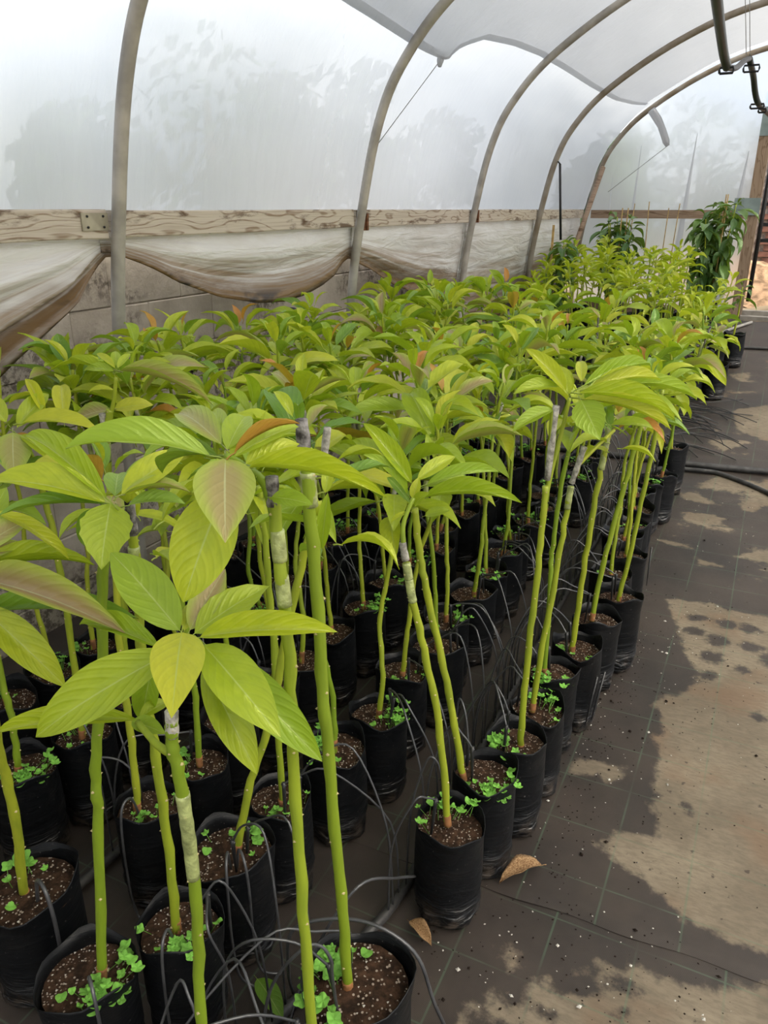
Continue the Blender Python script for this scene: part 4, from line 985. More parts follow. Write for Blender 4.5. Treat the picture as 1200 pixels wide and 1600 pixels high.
hero((805, 1163), [(810, 1180), (818, 1080), (832, 960), (845, 850), (852, 760)], 'tall sapling by the walkway with a grey dead tip beside its wide whorl', seed=14, weed=3, rad=(0.0085, 0.0068), group='saplings edging the walkway',
     stub=((855, 750), (869, 634)), branches=[[(846, 810, 0), (862, 735, 0.02), (880, 665, 0.03), (890, 622, 0.03)], [(860, 700, 0.0), (862, 655, 0.0), (864, 640, 0)]],
     leaves=[((884, 610), (822, 544), 28, 0.03, 0.05, 'leaf_yellow', 0.6, 1), ((872, 604), (803, 614), 24, 0.03, 0.0, 'leaf', 0.5, 1), ((909, 596), (907, 563), 22, 0.03, 0.10, 'leaf_yellow', 0.6, 0), ((912, 603), (1018, 568), 27, 0.03, 0.12, 'leaf', 0.5, 1), ((922, 606), (1034, 592), 26, 0.03, 0.08, 'leaf_yellow', 0.45, 1),
             ((905, 615), (1057, 652), 28, 0.03, 0.0, 'leaf', 0.45, 3), ((911, 624), (1051, 669), 23, 0.03, -0.02, 'leaf_yellow', 0.4, 1), ((960, 602), (1090, 621), 22, 0.10, 0.10, 'leaf', 0.4, 1), ((908, 626), (937, 686), 50, 0.02, -0.06, 'leaf', 0.75, 4), ((864, 640), (801, 673), 27, 0.0, -0.04, 'leaf', 0.5, 1),
             ((894, 610), (868, 572), 26, 0.04, 0.12, 'leaf', 0.5, 0), ((955, 664), (1022, 669), 18, 0.06, 0.04, 'leaf', 0.4, 1), ((888, 618), (880, 580), 22, 0.03, 0.08, 'leaf', 0.5, 0)])
hero((840, 1106), [(832, 1105), (845, 1020), (865, 920), (882, 820), (892, 760)], 'sapling by the walkway ending in a bent papery dead tip with a green side shoot', seed=15, weed=1, rad=(0.0080, 0.0066), tape=[((885, 800), (893, 750))], stub=((893, 755), (913, 698)), branches=[[(902, 728, 0), (930, 700, 0.02), (960, 672, 0.05)]], group='saplings edging the walkway', whorls=[((965, 655, 0.06), 8, (0.10, 0.16))])
hero((868, 1046), [(858, 1042), (862, 950), (861, 880), (864, 850), (880, 740), (905, 650)], 'kinked sapling by the walkway with knobbly joints', seed=16, weed=3, rad=(0.0075, 0.0055), group='saplings edging the walkway', whorls=[((910, 625, 0.0), 10, (0.11, 0.17))])
hero((895, 1022), [(887, 1022), (902, 935), (925, 810), (942, 720), (955, 650)], 'straight bright-stemmed sapling by the walkway with pale tape high up', seed=17, weed=0, rad=(0.0085, 0.0072), tape=[((939, 735), (950, 670))], group='saplings edging the walkway', whorls=[((958, 628, 0.0), 11, (0.11, 0.17))])
hero((936, 962), [(928, 965), (945, 880), (972, 770), (995, 690), (1012, 610)], 'sapling by the walkway leaning out with crossing yellow-green stem', seed=18, weed=False, rad=(0.0085, 0.0065), group='saplings edging the walkway', whorls=[((1015, 590, 0.0), 11, (0.11, 0.17))])
hero((964, 940), [(962, 945), (982, 870), (1005, 770), (1022, 690), (1035, 610)], 'sapling by the walkway in the bag with the crumpled shiny foot', seed=19, weed=False, rad=(0.0080, 0.0062), group='saplings edging the walkway', whorls=[((1037, 588, 0.0), 10, (0.11, 0.16))])
hero((1052, 702), [(1048, 712), (1052, 650), (1060, 590), (1066, 540)], 'outermost sapling of the near block beside the cross pipes', seed=20, weed=0, rad=(0.0085, 0.0068), group='saplings edging the walkway', stub=((1062, 575), (1068, 520), 1),
     leaves=[((1086, 543), (1135, 602), 27, 0, -0.15, 'leaf', 0.6, 1), ((1068, 531), (971, 553), 23, 0, -0.1, 'leaf', 0.5, 1), ((1065, 534), (1010, 577), 30, 0, -0.2, 'leaf', 0.6, 0), ((1080, 519), (1120, 535), 20, 0, -0.1, 'leaf_bronze', 0.5, 0), ((1090, 530), (1141, 553), 12, 0, 0.05, 'leaf_yellow', 0.4, 1), ((1065, 530), (1064, 508), 24, 0, 0.1, 'leaf_yellow', 0.5, 0)],
     whorls=[((1072, 528, 0.02), 9, (0.11, 0.18))])
# a few more individuals on the left whose crowns show
hero((120, 1150), [(118, 1160), (110, 1050), (95, 900), (70, 780), (40, 690)], 'sapling with a yellowing heart-shaped leaf and upright golden young leaves', seed=21, weed=0, rad=(0.0085, 0.0065),
     leaves=[((20, 676), (22, 748), 64, 0, -0.08, 'leaf_bronze', 0.75, 2), ((100, 656), (95, 600), 34, 0.05, 0.16, 'leaf_yellow', 0.6, 1), ((27, 668), (76, 614), 34, 0.02, 0.10, 'leaf', 0.6, 1), ((70, 650), (40, 590), 22, 0.05, 0.12, 'leaf_yellow', 0.4, 3), ((35, 662), (155, 672), 30, 0, -0.02, 'leaf_yellow', 0.35, 1), ((30, 680), (150, 770), 40, 0, -0.04, 'leaf', 0.5, 1), ((10, 660), (-30, 620), 40, 0.02, 0.1, 'leaf', 0.5, 0), ((5, 690), (-60, 730), 40, 0, 0, 'leaf', 0.5, 0)])
hero((205, 1085), [(200, 1090), (190, 950), (175, 800), (166, 690), (172, 640)], 'sapling with a thick pale forked stem topped by a small upright tuft', seed=22, weed=0, rad=(0.0095, 0.0088), stub=((167, 690), (160, 646)), branches=[[(170, 660, 0), (178, 625, 0), (181, 590, 0)]], tape=[((170, 720), (167, 685))],
     leaves=[((188, 580), (332, 628), 26, 0, -0.12, 'leaf_bronze', 0.35, 1), ((178, 580), (130, 578), 20, 0, 0.03, 'leaf', 0.5, 0), ((180, 575), (150, 552), 14, 0, 0.05, 'leaf_yellow', 0.5, 0), ((182, 572), (180, 548), 22, 0.02, 0.06, 'leaf', 0.6, 0), ((184, 575), (204, 552), 14, 0, 0.05, 'leaf', 0.5, 0), ((186, 582), (260, 580), 14, 0.05, 0.1, 'leaf', 0.3, 0), ((175, 590), (105, 560), 16, 0.02, 0.08, 'leaf', 0.4, 1), ((178, 610), (138, 612), 10, 0, 0, 'leaf_yellow', 0.4, 1), ((172, 640), (112, 660), 34, 0.02, 0.05, 'leaf_bronze', 0.5, 0), ((178, 640), (240, 632), 30, 0.02, 0.05, 'leaf_yellow', 0.5, 0)])

def settle(P, R, fixed, n=400):
    """push overlapping bags apart until they just press against each other"""
    P = [list(p) for p in P]
    for _ in range(n):
        moved = False
        for i in range(len(P)):
            for j in range(i + 1, len(P)):
                dx = P[j][0] - P[i][0]; dy = P[j][1] - P[i][1]; d = math.hypot(dx, dy) or 1e-6; m = R[i] + R[j]
                if d < m - 0.0005 and not (fixed[i] and fixed[j]):
                    moved = True; k = (m - d) / d; wi = 0.0 if fixed[i] else 1.0 if fixed[j] else 0.5
                    P[i][0] -= dx * k * wi; P[i][1] -= dy * k * wi; P[j][0] += dx * k * (1 - wi); P[j][1] += dy * k * (1 - wi)
        if not moved: break
    return P
hb = [at_z(*a[0], 0.262) for a, k in HQ]; hr = [0.0835 * k.get('scale', 1.0) for a, k in HQ]
for (a, k), p in zip(HQ, settle([(q.x, q.y) for q in hb], hr, [False] * len(hb))): build_hero(p, *a, **k)

# ---- the rest of the near block and the far block, on their rows
taken = [(o.location.x, o.location.y) for o in bpy.data.objects if o.name.startswith('avocado_sapling')]
ROWS = [(-0.41, 'in the row edging the walkway', 'saplings edging the walkway'), (-0.80, 'in the second row in from the walkway', 'saplings in the second row'), (-1.11, 'in the third row in from the walkway', 'saplings in the third row'),
        (-1.45, 'in the fourth row in from the walkway', 'saplings in the fourth row'), (-1.78, 'in the row along the block wall', 'saplings along the block wall')]
gr = random.Random(77)
spots = []
ORD = ['first', 'second', 'third', 'fourth', 'fifth', 'sixth', 'seventh', 'eighth', 'ninth', 'tenth', 'eleventh', 'twelfth', 'thirteenth', 'fourteenth', 'fifteenth', 'sixteenth', 'seventeenth', 'eighteenth', 'nineteenth', 'twentieth', 'twenty-first', 'twenty-second', 'twenty-third', 'twenty-fourth', 'twenty-fifth', 'twenty-sixth']
SHORT = ['the walkway row', 'the row next to the walkway row', 'the middle row', 'the row next to the wall row', 'the wall row']
made = []
for ci, (cx, where, grp) in enumerate(ROWS):
    y = {0: 2.72, 1: 1.40, 2: 0.80, 3: 0.70, 4: 0.78}[ci]
    yend = 4.55 if ci else 4.1
    while y < yend:
        x = cx + gr.uniform(-0.045, 0.045)
        if all((x - a) ** 2 + (y - b) ** 2 > 0.163 ** 2 for a, b in taken):
            taken.append((x, y)); spots.append((x, y))
            h = gr.uniform(0.97, 1.13) - (0.03 if ci == 4 else 0)
            if ci == 0: h -= 0.03
            if ci in (3, 4) and y > 3.4: h += 0.07
            if y < 1.3 and ci < 2: h = min(h, 1.06)
            if ci >= 2 and y < 1.75: h = gr.uniform(1.02, 1.12)
            lush = ci >= 2 and y < 1.75
            sparse = ci == 4 and y < 1.35           # thin newly grafted plants by the wall: small tufts, long bare tips
            made.append((ci, x, y, sapling(x, y, h + (0.06 if sparse else 0.07 if ci == 4 and y < 3.4 else 0.03 if ci == 3 and y < 3.4 else 0), gr, 'green sapling', grp, n=gr.randrange(7, 11) if sparse else gr.randrange(18, 23) if lush else gr.randrange(14, 19), L=(0.07, 0.14) if sparse else (0.15, 0.24) if lush else (0.13, 0.215))))
        y += gr.uniform(0.165, 0.21)
for ci, (cx, where, grp) in enumerate(ROWS):
    y = 6.15 + 0.05 * ci
    while y < 8.2 - (0.9 if ci == 0 else 0):
        x = cx + gr.uniform(-0.05, 0.05)
        if ci == 0 and y < 6.3: y = 6.35
        spots.append((x, y))
        h = gr.uniform(0.76, 0.94) - (0.10 if ci == 0 else 0)
        made.append((ci, x, y, sapling(x, y, h, gr, 'thin sapling', 'far block ' + grp, kind='far', n=gr.randrange(12, 16), L=(0.11, 0.18), weed=False)))
        y += gr.uniform(0.17, 0.22)
def row_of(x): return min(range(5), key=lambda k: abs(ROWS[k][0] - x))
def rank_near(ci, y): return ORD[min(25, sum(1 for (a, b) in taken if row_of(a) == ci and y < b < 4.8))]
def rank_far(ci, y): return ORD[min(25, sum(1 for (a, b) in spots if b > 5 and row_of(a) == ci and b < y))]
for ci, x, y, o in made:
    kids = [c.name.split('.')[0] for c in o.children_recursive]
    if y < 5:
        o['label'] = '%ssapling %s from the cross pipe in %s' % ('dead-tipped ' if 'dead_stub' in kids else 'taped ' if 'graft_tape' in kids else 'weedy-bagged ' if 'weed_patch' in kids else 'plain ', rank_near(ci, y), SHORT[ci])
    else:
        o['label'] = 'yellow-leaved sapling, %s beyond the cross pipe in %s' % (rank_far(ci, y), SHORT[ci])
# single plants by the end wall
def extra(px, py, hpx_top, label, n, L, kind, droop, scale, stems=1, cane=False, pos=None):
    b = at_ground(px, py) if pos is None else Vector((pos[0], pos[1], ground(pos[1]))); h = at_y(px, hpx_top, b.y).z - ground(b.y)
    root = empty('potted_shrub', (b.x, b.y, ground(b.y))); tagged(root, label, 'shrub', 'shrubs by the end wall')
    r = random.Random(px); bag_parts(root, r, scale, False)
    for k in range(stems):
        a = r.uniform(0, 6.28); q = 0.0 if stems == 1 else 0.13
        hh = h * r.uniform(0.86, 1.0)
        pts = [(0.01 * math.cos(a), 0.01 * math.sin(a), 0.23), (q * .6 * math.cos(a), q * .6 * math.sin(a), 0.23 + (hh - .23) * .5), (q * math.cos(a), q * math.sin(a), hh)]
        mobj('stem', stem_mesh(pts, 0.009, 0.005, k, False, 7), root)
        whorl(root, (0, 0, 0), pts[-1], (0, 0, 1), r, n, L, kind, 0.10, droop)
        if stems > 1:
            for f in (0.85, 0.68, 0.52):
                p = Vector(pts[0]).lerp(Vector(pts[2]), f); whorl(root, (0, 0, 0), p, (0, 0, 1), r, n - 2, L, kind, 0.16, droop + 0.6)
    if cane:
        for k in range(2):
            a = r.uniform(0, 6.28); mb = MB(); mb.tube([(0.04 * math.cos(a), 0.04 * math.sin(a), 0.22), (0.05 * math.cos(a), 0.05 * math.sin(a), h + 0.08)], 0.006, 6); mb.build('bamboo_cane', M['bamboo'], root)
    return root
extra(1140, 572, 445, 'slim shrub in a black bag standing alone before the doorway', 9, (0.10, 0.17), 'dark', 0.7, 1.15)
extra(1104, 622, 500, 'young sapling at the front corner of the far block', 10, (0.11, 0.18), 'far', 0.3, 1.1)
extra(1098, 520, 318, 'tall dark bushy shrub tied to canes against the end wall', 11, (0.16, 0.26), 'dark', 1.0, 1.4, 6, True)
extra(955, 505, 338, 'dark-leaved shrub in front of the end wall corner', 10, (0.15, 0.24), 'dark', 0.9, 1.3, 5, True)
extra(868, 500, 366, 'dark-leaved shrub with a bamboo cane under the black rod', 9, (0.13, 0.20), 'dark', 1.0, 1.2, 3, True, (-1.80, 7.08))
extra(1020, 530, 425, 'low olive-green shrub behind the far block', 10, (0.13, 0.2), 'dark', 0.7, 1.2, 1)
extra(1075, 545, 440, 'drooping mid-green sapling beside the tall dark bush', 11, (0.12, 0.2), 'far', 0.9, 1.2, 2)
extra(1000, 545, 455, 'star-shaped dark green sapling at the back of the far block', 12, (0.12, 0.2), 'dark', 0.6, 1.2, 1)
for k, (px, ty) in enumerate(((725, 0), (985, 318), (1012, 315), (1040, 325), (1055, 318))):
    if px == 725: continue
    b = Vector((at_y(px, 327, 8.9).x, 8.9, ground(8.9))); top = at_y(px, ty, 8.9).z
    mb = MB(); mb.tube([b, b + Vector((0.02, 0, (top - b.z) * .6)), b + Vector((gr.uniform(-.04, .04), 0, top - b.z))], 0.005, 5)
    tagged(mb.build('thin_cane', M['bamboo']), 'thin bare cane standing before the end wall film', 'cane', 'canes by the end wall')

# ---- settle every bag among its neighbours (the nearest plants stay put)
def bag_radius(o):
    return 0.0835 * next(c for c in o.children if c.name.startswith('grow_bag')).scale[0]
roots = [o for o in bpy.data.objects if o.name.startswith('avocado_sapling') or o.name.startswith('potted_shrub')]
heroes_built = [o for o in roots if o.name.startswith('avocado_sapling')][:len(HQ)]; genset = set(m[3].name for m in made)
fixed = [o.name.startswith('avocado_sapling') and o.name not in genset for o in roots]
newp = settle([(o.location.x, o.location.y) for o in roots], [bag_radius(o) for o in roots], fixed)
for o, p in zip(roots, newp):
    if not o.name.startswith('avocado_sapling') or o.name in genset: o.location = (p[0], p[1], ground(p[1]))
bpy.context.view_layer.update()
taken = [(o.location.x, o.location.y) for o in roots if o.name.startswith('avocado_sapling') and o.location.y < 5]
spots = [(o.location.x, o.location.y) for o in roots if o.name.startswith('avocado_sapling') and o.location.y > 5]

# ---- collision shapes: bags, canes and stems that nothing else may pass through
def world_geo(obs):
    V = []; Fq = []
    for o in obs:
        b = len(V); mw = o.matrix_world; me = o.data
        V += [mw @ v.co for v in me.vertices]; Fq += [tuple(b + q for q in p.vertices) for p in me.polygons]
    return V, Fq
def tree_of(obs): return BVHTree.FromPolygons(*world_geo(obs))
def kids(o, *names): return [c for c in o.children_recursive if c.type == 'MESH' and c.name.split('.')[0] in names]
BAGTREE = tree_of([c for o in roots for c in kids(o, 'grow_bag')])
STEMTREE = tree_of([c for o in roots for c in kids(o, 'stem', 'dead_stub', 'side_shoot')])
SHEETS = tree_of([o for o in bpy.data.objects if o.type == 'MESH' and o.name.split('.')[0] in ('plastic_curtain', 'hoop_pipe', 'brace_pole', 'black_rod', 'steel_plate')])
# a leaf that would pass through a neighbour's stem, a bag or a sheet is turned aside on its stalk
solids = []
for o in roots:
    st = kids(o, 'stem', 'dead_stub', 'side_shoot')
    if st:
        V, Fq = world_geo(st); lo = [min(v[k] for v in V) for k in range(3)]; hi = [max(v[k] for v in V) for k in range(3)]
        solids.append((o.name, BVHTree.FromPolygons(V, Fq), lo, hi))
def leaf_hits(o, mw):
    V = [mw @ v.co for v in o.data.vertices]; lo = [min(v[k] for v in V) for k in range(3)]; hi = [max(v[k] for v in V) for k in range(3)]
    t = BVHTree.FromPolygons(V, [tuple(p.vertices) for p in o.data.polygons])
    if lo[2] < ground(lo[1]) + 0.33 and t.overlap(BAGTREE): return True
    if lo[0] < -1.9 and t.overlap(SHEETS): return True
    for n, tr_, l2, h2 in solids:
        if n == o.parent.name or any(lo[k] > h2[k] or l2[k] > hi[k] for k in range(3)): continue
        if t.overlap(tr_): return True
    return False
for o in roots:
    for c in o.children:
        if c.type != 'MESH' or not c.name.startswith('leaf'): continue
        m0 = o.matrix_world @ c.matrix_local
        if not leaf_hits(c, m0): continue
        stalk = m0 @ Vector((-0.1, 0, 0))
        for az, el in [(a * sgn, e) for e in (0, 12, -12, 25) for a in (8, 15, 23, 32, 42, 55, 70) for sgn in (1, -1)]:
            side = (m0.to_3x3() @ Vector((0, 1, 0))).normalized()
            rot = Matrix.Translation(stalk) @ Matrix.Rotation(math.radians(az), 4, 'Z') @ Matrix.Rotation(math.radians(-el), 4, side) @ Matrix.Translation(-stalk)
            if not leaf_hits(c, rot @ m0): c.matrix_local = o.matrix_world.inverted() @ (rot @ m0); break

# ================================================================== irrigation
def pipe(pts, r, label, m='pipe', seg=10):
    mb = MB(); mb.tube(catmull(pts, 6), r, seg); return tagged(mb.build('irrigation_pipe', M[m]), label, 'pipe', 'irrigation pipes on the mat')
PIPE_A = [(-0.715, 0.30, 0.013), (-0.717, 0.62, 0.013), (-0.70, 0.78, 0.013), (-0.64, 0.98, 0.013), (-0.60, 1.12, 0.013), (-0.575, 1.35, 0.013), (-0.59, 2.2, 0.013), (-0.60, 3.4, 0.013), (-0.6, 4.9, 0.045)]
PIPE_B = [(-1.315, 0.2, 0.013), (-1.31, 0.7, 0.013), (-1.28, 1.2, 0.013), (-1.27, 2.5, 0.013), (-1.28, 4.9, 0.045)]
def pipe_x(tab, y):
    c = catmull(tab, 12)
    return min(c, key=lambda p: abs(p.y - y)).x if y < 4.9 else tab[-1][0]
pipe(PIPE_A, 0.0125, 'grey-black pipe lying between the walkway row and the second row')
pipe(PIPE_B, 0.0125, 'grey-black pipe lying between the third and fourth rows')
cz = lambda x, y, r: (x, y, ground(y) + r)
pipe([cz(-1.9, 4.93, .02), cz(-1.0, 4.97, .02), cz(-0.34, 4.98, .02), cz(0.14, 5.02, .02), cz(0.9, 5.1, .02), cz(1.8, 5.15, .02)], 0.020, 'thick black pipe crossing the walkway beyond the near block')
pipe([cz(-0.36, 4.90, .014), cz(-0.22, 4.91, .017), cz(-0.11, 4.90, .014), cz(0.15, 4.72, .014), cz(0.5, 4.3, .014), cz(0.9, 3.9, .014)], 0.014, 'thinner black pipe curving away from the thick cross pipe')
pipe([cz(-0.5, 7.9, .014), cz(-0.2, 7.96, .014), cz(0.2, 8.0, .014), cz(1.2, 8.1, .014)], 0.014, 'black pipe crossing the walkway by the lone slim shrub')
pp = at_ground(1128, 522); pq = at_ground(1174, 506)
pipe([pp + Vector((0, 0, .016)), pp.lerp(pq, .5) + Vector((0, 0, .02)), pq + Vector((0, 0, .016))], 0.015, 'pale pipe end lying by the door sill', 'metal')

PIPETREE = tree_of([o for o in bpy.data.objects if o.type == 'MESH' and o.name.startswith('irrigation_pipe')])
TUBES = []        # collision shapes of the tubes laid so far
def clear_of(V, Fq, also=()):
    lo = [min(v[k] for v in V) for k in range(3)]; hi = [max(v[k] for v in V) for k in range(3)]; t = BVHTree.FromPolygons(V, Fq); bad = 0
    for tr_ in also: bad += len(t.overlap(tr_)) * 5
    for t2, l2, h2 in TUBES:
        if any(lo[k] > h2[k] or l2[k] > hi[k] for k in range(3)): continue
        bad += len(t.overlap(t2))
    return bad, (t, lo, hi)
def drip(src, dst_fn, apex, r, label, group):
    """spaghetti tube from a pipe up and over into a bag, ending on a stake; laid clear of bags, stems and other tubes"""
    src = Vector(src); best = None
    for attempt in range(28):
        dst = Vector(dst_fn()); ap = apex + attempt * 0.004; s0 = src + Vector((0, r.uniform(-.03, .03) * min(1, attempt), 0))
        mid = s0.lerp(dst, 0.45); mid.z = ap + r.uniform(-.02, .02); mid += Vector((r.uniform(-.02, .02), r.uniform(-.05, .05), 0))
        q1 = s0.lerp(mid, r.uniform(0.08, 0.22)); q1.z = s0.z + (ap - s0.z) * 0.6; q2 = mid.lerp(dst, 0.6); q2.z = max(dst.z + 0.014, s0.z + (ap - s0.z) * 0.97)
        mt = MB(); mt.tube([p - s0 for p in catmull([s0, q1, mid, q2, dst], 5)], 0.0025, 6)
        d = dst - s0; e = Vector((r.uniform(-.015, .015), r.uniform(-.015, .015), -0.115))
        ms = MB(); ms.tube([d + Vector((0, 0, 0.004)), d + e * 0.1, d + e], [0.0048, 0.0046, 0.0025], 6); ms.tube([d + Vector((-.006, 0, -.003)), d + Vector((.006, 0, -.003))], 0.0028, 5)
        V = [Vector(v) + s0 for v in mt.v + ms.v]; Fq = mt.f + [tuple(len(mt.v) + q for q in f) for f in ms.f]
        bad, shape = clear_of(V, Fq, (BAGTREE, STEMTREE))
        if best is None or bad < best[0]: best = (bad, s0, mt, ms, shape)
        if bad == 0: break
    bad, s0, mt, ms, shape = best; TUBES.append(shape)
    root = empty('drip_tube', s0); tagged(root, label, 'drip tube', group)
    mt.build('tube', M['tube'], root); ms.build('stake', M['stake'], root)
# loose tubes in the foreground
def loose(pts, label, r=0.003):
    c = catmull(pts, 7); mb = MB(); mb.tube(c, r, 6); TUBES.append(clear_of([Vector(v) for v in mb.v], mb.f)[1]); return tagged(mb.build('loose_tube', M['tube']), label, 'drip tube', 'loose tubes in the foreground')
P = at_d
loose([Vector((-0.605, 0.77, 0.006)), Vector((-0.60, 0.80, 0.10)), Vector((-0.59, 0.90, 0.22)), at_d(560, 1385, 1.1), at_d(620, 1372, 1.2), heroes_built[11].location + Vector((-0.058, -0.058, 0.125))], 'loose drip tube arching to the lone front bag')
loose([Vector((-0.615, 0.735, 0.006)), Vector((-0.61, 0.735, 0.12)), Vector((-0.585, 0.745, 0.30)), at_d(470, 1485, 0.905), at_d(500, 1478, 0.915), at_d(517, 1500, 0.915), at_d(519, 1525, 0.925), at_d(519, 1525, 0.925) + Vector((0.004, 0.006, -0.09))], 'loose drip tube curling into the clover bag with the knobbly stem')
cb = heroes_built[2].location
loose([cb - RT * 0.145 + F0 * 0.17 + Vector((0, 0, 0.006)), cb - RT * 0.145 + F0 * 0.13 + Vector((0, 0, 0.12)), cb - RT * 0.12 + F0 * 0.08 + Vector((0, 0, 0.30)), cb + F0 * 0.055 + Vector((0, 0, 0.35)), cb + RT * 0.10 + F0 * 0.02 + Vector((0, 0, 0.315)), cb + RT * 0.145 + Vector((0, 0, 0.19)), cb + RT * 0.22 - F0 * 0.02 + Vector((0, 0, 0.03)), cb + RT * 0.33 - F0 * 0.05 + Vector((0, 0, 0.006))], 'loose tube lying across the rim of the clover bag onto the mat', 0.0035)
def over_rim(name_index, turn, label, r=0.003):
    """tube stuck in the soil, up over the rim and down the outside of a bag"""
    o = heroes_built[name_index]; c = o.location; R = bag_radius(o); a = math.atan2(-c.y, -c.x) + math.radians(turn); d = Vector((math.cos(a), math.sin(a), 0)); w = Vector((-d.y, d.x, 0))
    P_ = [c + d * R * 0.35 + Vector((0, 0, 0.24)), c + d * R * 0.6 + Vector((0, 0, 0.315)), c + d * R * 0.98 + Vector((0, 0, 0.318)), c + d * R * 1.16 + Vector((0, 0, 0.26)), c + d * R * 1.2 + Vector((0, 0, 0.13)), c + d * R * 1.22 + w * 0.01 + Vector((0, 0, 0.03)), c + d * R * 1.35 + w * 0.05 + Vector((0, 0, 0.006))]
    return loose(P_, label, r)
over_rim(6, 14, 'loose tube hooked over the rim of the perlite-topped bag')
over_rim(6, -8, 'second loose tube hanging down the perlite-topped bag')
over_rim(3, 2, 'loose tube hooked over the rim of the clover-carpeted bag', 0.0035)
over_rim(5, -24, 'loose tube hanging over the bag with the grassy weed')
over_rim(4, 14, 'loose tube sagging over the open folded bag', 0.004)
over_rim(8, -42, 'loose tube arching beside the tall black stake')
dr = random.Random(5)
for (x, y) in taken + [s for s in spots if s[1] > 5]:
    if y > 5 and dr.random() < 0.5: continue
    if y > 7.5 or (x < -0.75 and y < 1.5 and dr.random() < 0.45): continue
    tab = PIPE_A if x > -0.95 else PIPE_B; sx = -0.6 if x > -0.95 else -1.28
    z0 = ground(y)
    row = min(range(5), key=lambda k: abs(ROWS[k][0] - x))
    for k in range(2 if (x > -0.95 and y < 4.6) else 1):
        ysrc = max(0.35, y + dr.uniform(-0.22, 0.16)); src = (pipe_x(tab, ysrc) + dr.uniform(-.004, .004), ysrc, ground(ysrc) + 0.024)
        side = 1 if sx > x else -1
        dst = lambda x=x, y=y, z0=z0, side=side, k=k: (x + side * dr.uniform(0.02, 0.058), y + (-1 if k else 1) * dr.uniform(0.008, 0.045), z0 + 0.33 + dr.uniform(-.015, .02))
        drip(src, dst, z0 + dr.uniform(0.35, 0.41), dr, 'drip tube, bag %s cross pipe in %s' % ((rank_near(row, y) + ' from') if y < 5 else (rank_far(row, y) + ' beyond'), SHORT[row]), 'drip tubes of ' + SHORT[row])
# tangle of spare tubes spilled on the walkway
tr = random.Random(9)
for k in range(46):
    best = None
    for attempt in range(40):
        y = tr.choice((5.35, 5.75, 6.0)) + tr.gauss(0, 0.13); x = -0.52 + tr.uniform(-.15, .05)
        L = tr.uniform(0.25, 0.55); a = tr.gauss(-0.2, 0.5); bend = tr.uniform(-1.3, 1.3); pts = []; hop = tr.uniform(.2, 1.3)
        for i in range(7):
            t = i / 6; aa = a + bend * t; pts.append((x, y, ground(y) + 0.006 + 0.045 * math.sin(math.pi * t) * hop + 0.10 * max(0, .35 - t)))
            x += math.cos(aa) * L / 6; y += math.sin(aa) * L / 6
        mb = MB(); mb.tube(catmull(pts, 3), 0.0032, 5)
        bad, shape = clear_of([Vector(v) for v in mb.v], mb.f, (BAGTREE, STEMTREE, PIPETREE))
        if best is None or bad < best[0]: best = (bad, mb, shape)
        if bad == 0: break
    TUBES.append(best[2]); tagged(best[1].build('loose_tube', M['stake']), 'black spare drip tube in the tangle spilling onto the walkway', 'drip tube', 'tangle of spare tubes')
# black pegs hanging by the walkway bags
for (px, py, qx, qy) in ((925, 1052, 912, 1130), (940, 1048, 918, 1120), (1018, 855, 1010, 915)):
    p = at_d(px, py, at_z(px, py, 0.22).dot(F0)); q = at_d(qx, qy, p.dot(F0) - 0.02)
    for e in (p, q):                                  # against the outside of the bag, not in it
        for b in roots:
            v = Vector((e.x - b.location.x, e.y - b.location.y, 0)); m = bag_radius(b) + 0.012
            if v.length < m: v = v.normalized() * m; e.x = b.location.x + v.x; e.y = b.location.y + v.y
    mb = MB(); mb.tube([p, p.lerp(q, .6), q], [0.004, 0.0035, 0.0015], 6); tagged(mb.build('dripper_peg', M['stake']), 'black dripper peg hanging down beside a walkway bag', 'peg', 'pegs hanging beside the walkway bags')

# ================================================================== litter on the mat
def dry_leaf(px0, py0, px1, py1, w, label, seed):
    a = at_ground(px0, py0); b = at_ground(px1, py1); me = leaf_mesh('dry_leaf', 0.07, 0.5, 0.06, 0.02, seed, 10, 6); me.materials.clear(); me.materials.append(M['deadleaf'])
    v = b - a; x = v.normalized(); z = Vector((0, 0, 1)); y = z.cross(x); L = v.length
    o = mobj('dry_leaf', me); m = Matrix((x * L, y * w, z * L)).transposed().to_4x4(); m.translation = a + Vector((0, 0, 0.012)); o.matrix_world = m
    md = o.modifiers.new('thick', 'SOLIDIFY'); md.thickness = 0.02
    tagged(o, label, 'dead leaf', 'dead leaves on the mat')
def to_px(p):
    v = Vector(p) - CAM; z = v.dot(FW); return (600 + FPX * v.dot(RT) / z, 800 - FPX * v.dot(UPC) / z)
leaf_gap = to_px((-0.985, 1.13, 0)) + to_px((-0.972, 1.205, 0))
dry_leaf(845, 1358, 780, 1385, 0.045, 'curled orange-brown dead leaf on the mat by the walkway bags', 3)
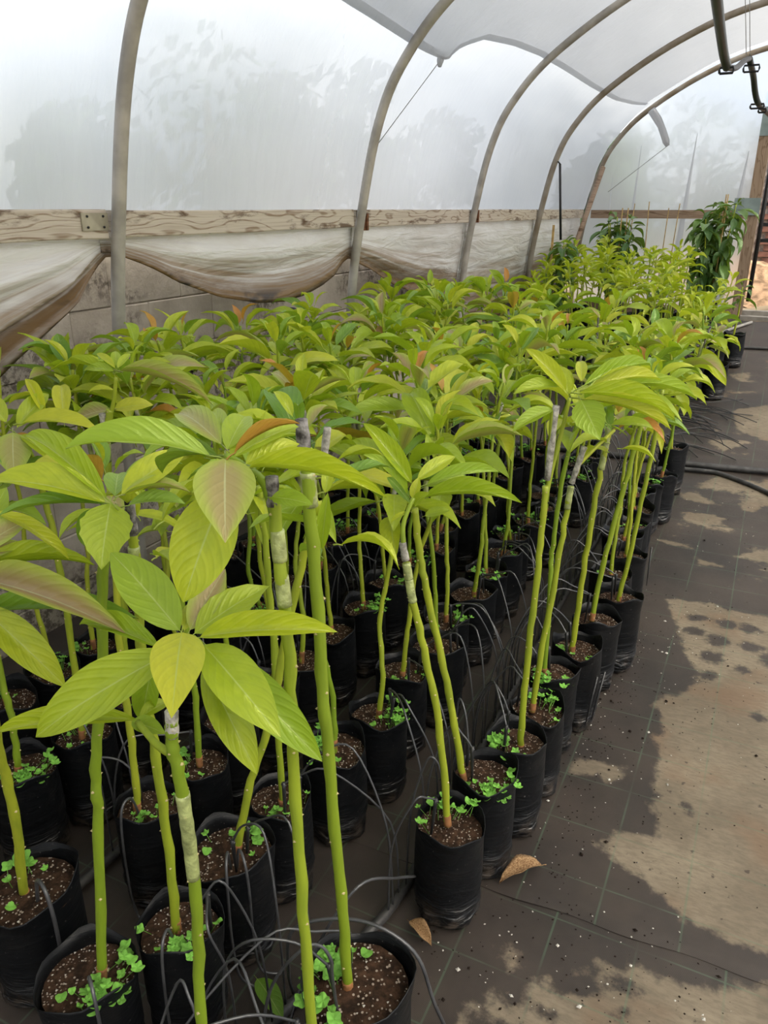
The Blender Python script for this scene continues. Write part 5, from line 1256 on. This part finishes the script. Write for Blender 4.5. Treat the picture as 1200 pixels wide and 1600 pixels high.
dry_leaf(640, 1446, 674, 1484, 0.035, 'small pale dead leaf at the foot of the lone front bag', 4)
dry_leaf(*leaf_gap, 0.04, 'reddish dead leaf on the mat between the bags', 6)
mb = MB(); p = at_ground(420, 1570)
def scatter(name, n, m, size, label, seed, reg):
    r = random.Random(seed); mb = MB()
    for _ in range(n):
        x0, x1, y0, y1 = r.choice(reg); x = r.uniform(x0, x1); y = r.uniform(y0, y1); s = size * r.uniform(0.5, 1.5) * (1 if r.random() < .93 else 2.2); c = Vector((x, y, ground(y) + 0.001 + s * .2))
        a = r.uniform(0, 6.3); u = Vector((math.cos(a), math.sin(a), 0)) * s; w = Vector((-math.sin(a), math.cos(a), 0)) * s * r.uniform(.5, 1)
        mb.add([c + u, c + w, c - u, c - w, c + Vector((0, 0, s * .7)), c - Vector((0, 0, s * .4))], [(0, 1, 4), (1, 2, 4), (2, 3, 4), (3, 0, 4), (1, 0, 5), (2, 1, 5), (3, 2, 5), (0, 3, 5)])
    tagged(mb.build(name, m, None, False), label, 'litter', None, 'stuff')
REG = [(-0.33, 0.05, 1.42, 3.2), (-0.5, 0.2, 1.05, 1.42), (-0.34, 0.3, 1.6, 4.5), (-0.36, -0.2, 1.45, 2.8)]
scatter('perlite_crumbs', 260, M['perlite'], 0.0022, 'white perlite crumbs scattered over the weed mat', 1, REG)
scatter('soil_crumbs', 700, M['crumb'], 0.0024, 'dark soil crumbs scattered over the weed mat', 2, REG)
p = at_ground(430, 1580)
me = leaf_mesh('fallen_leaf', 0.05, 0.2, 0.02, 0.0, 8, 10, 6); me.materials.clear(); me.materials.append(M['leaf_deep'])
o = mobj('fallen_leaf', me); v = at_ground(440, 1600) - at_ground(405, 1545); x = v.normalized(); y = UPW.cross(x)
m = Matrix((x * 0.11, y * 0.045, UPW * 0.11)).transposed().to_4x4(); m.translation = at_ground(403, 1545) + Vector((0, 0, 0.03)); o.matrix_world = m
tagged(o, 'pale green fallen leaf among tubes between the front bags', 'fallen leaf')
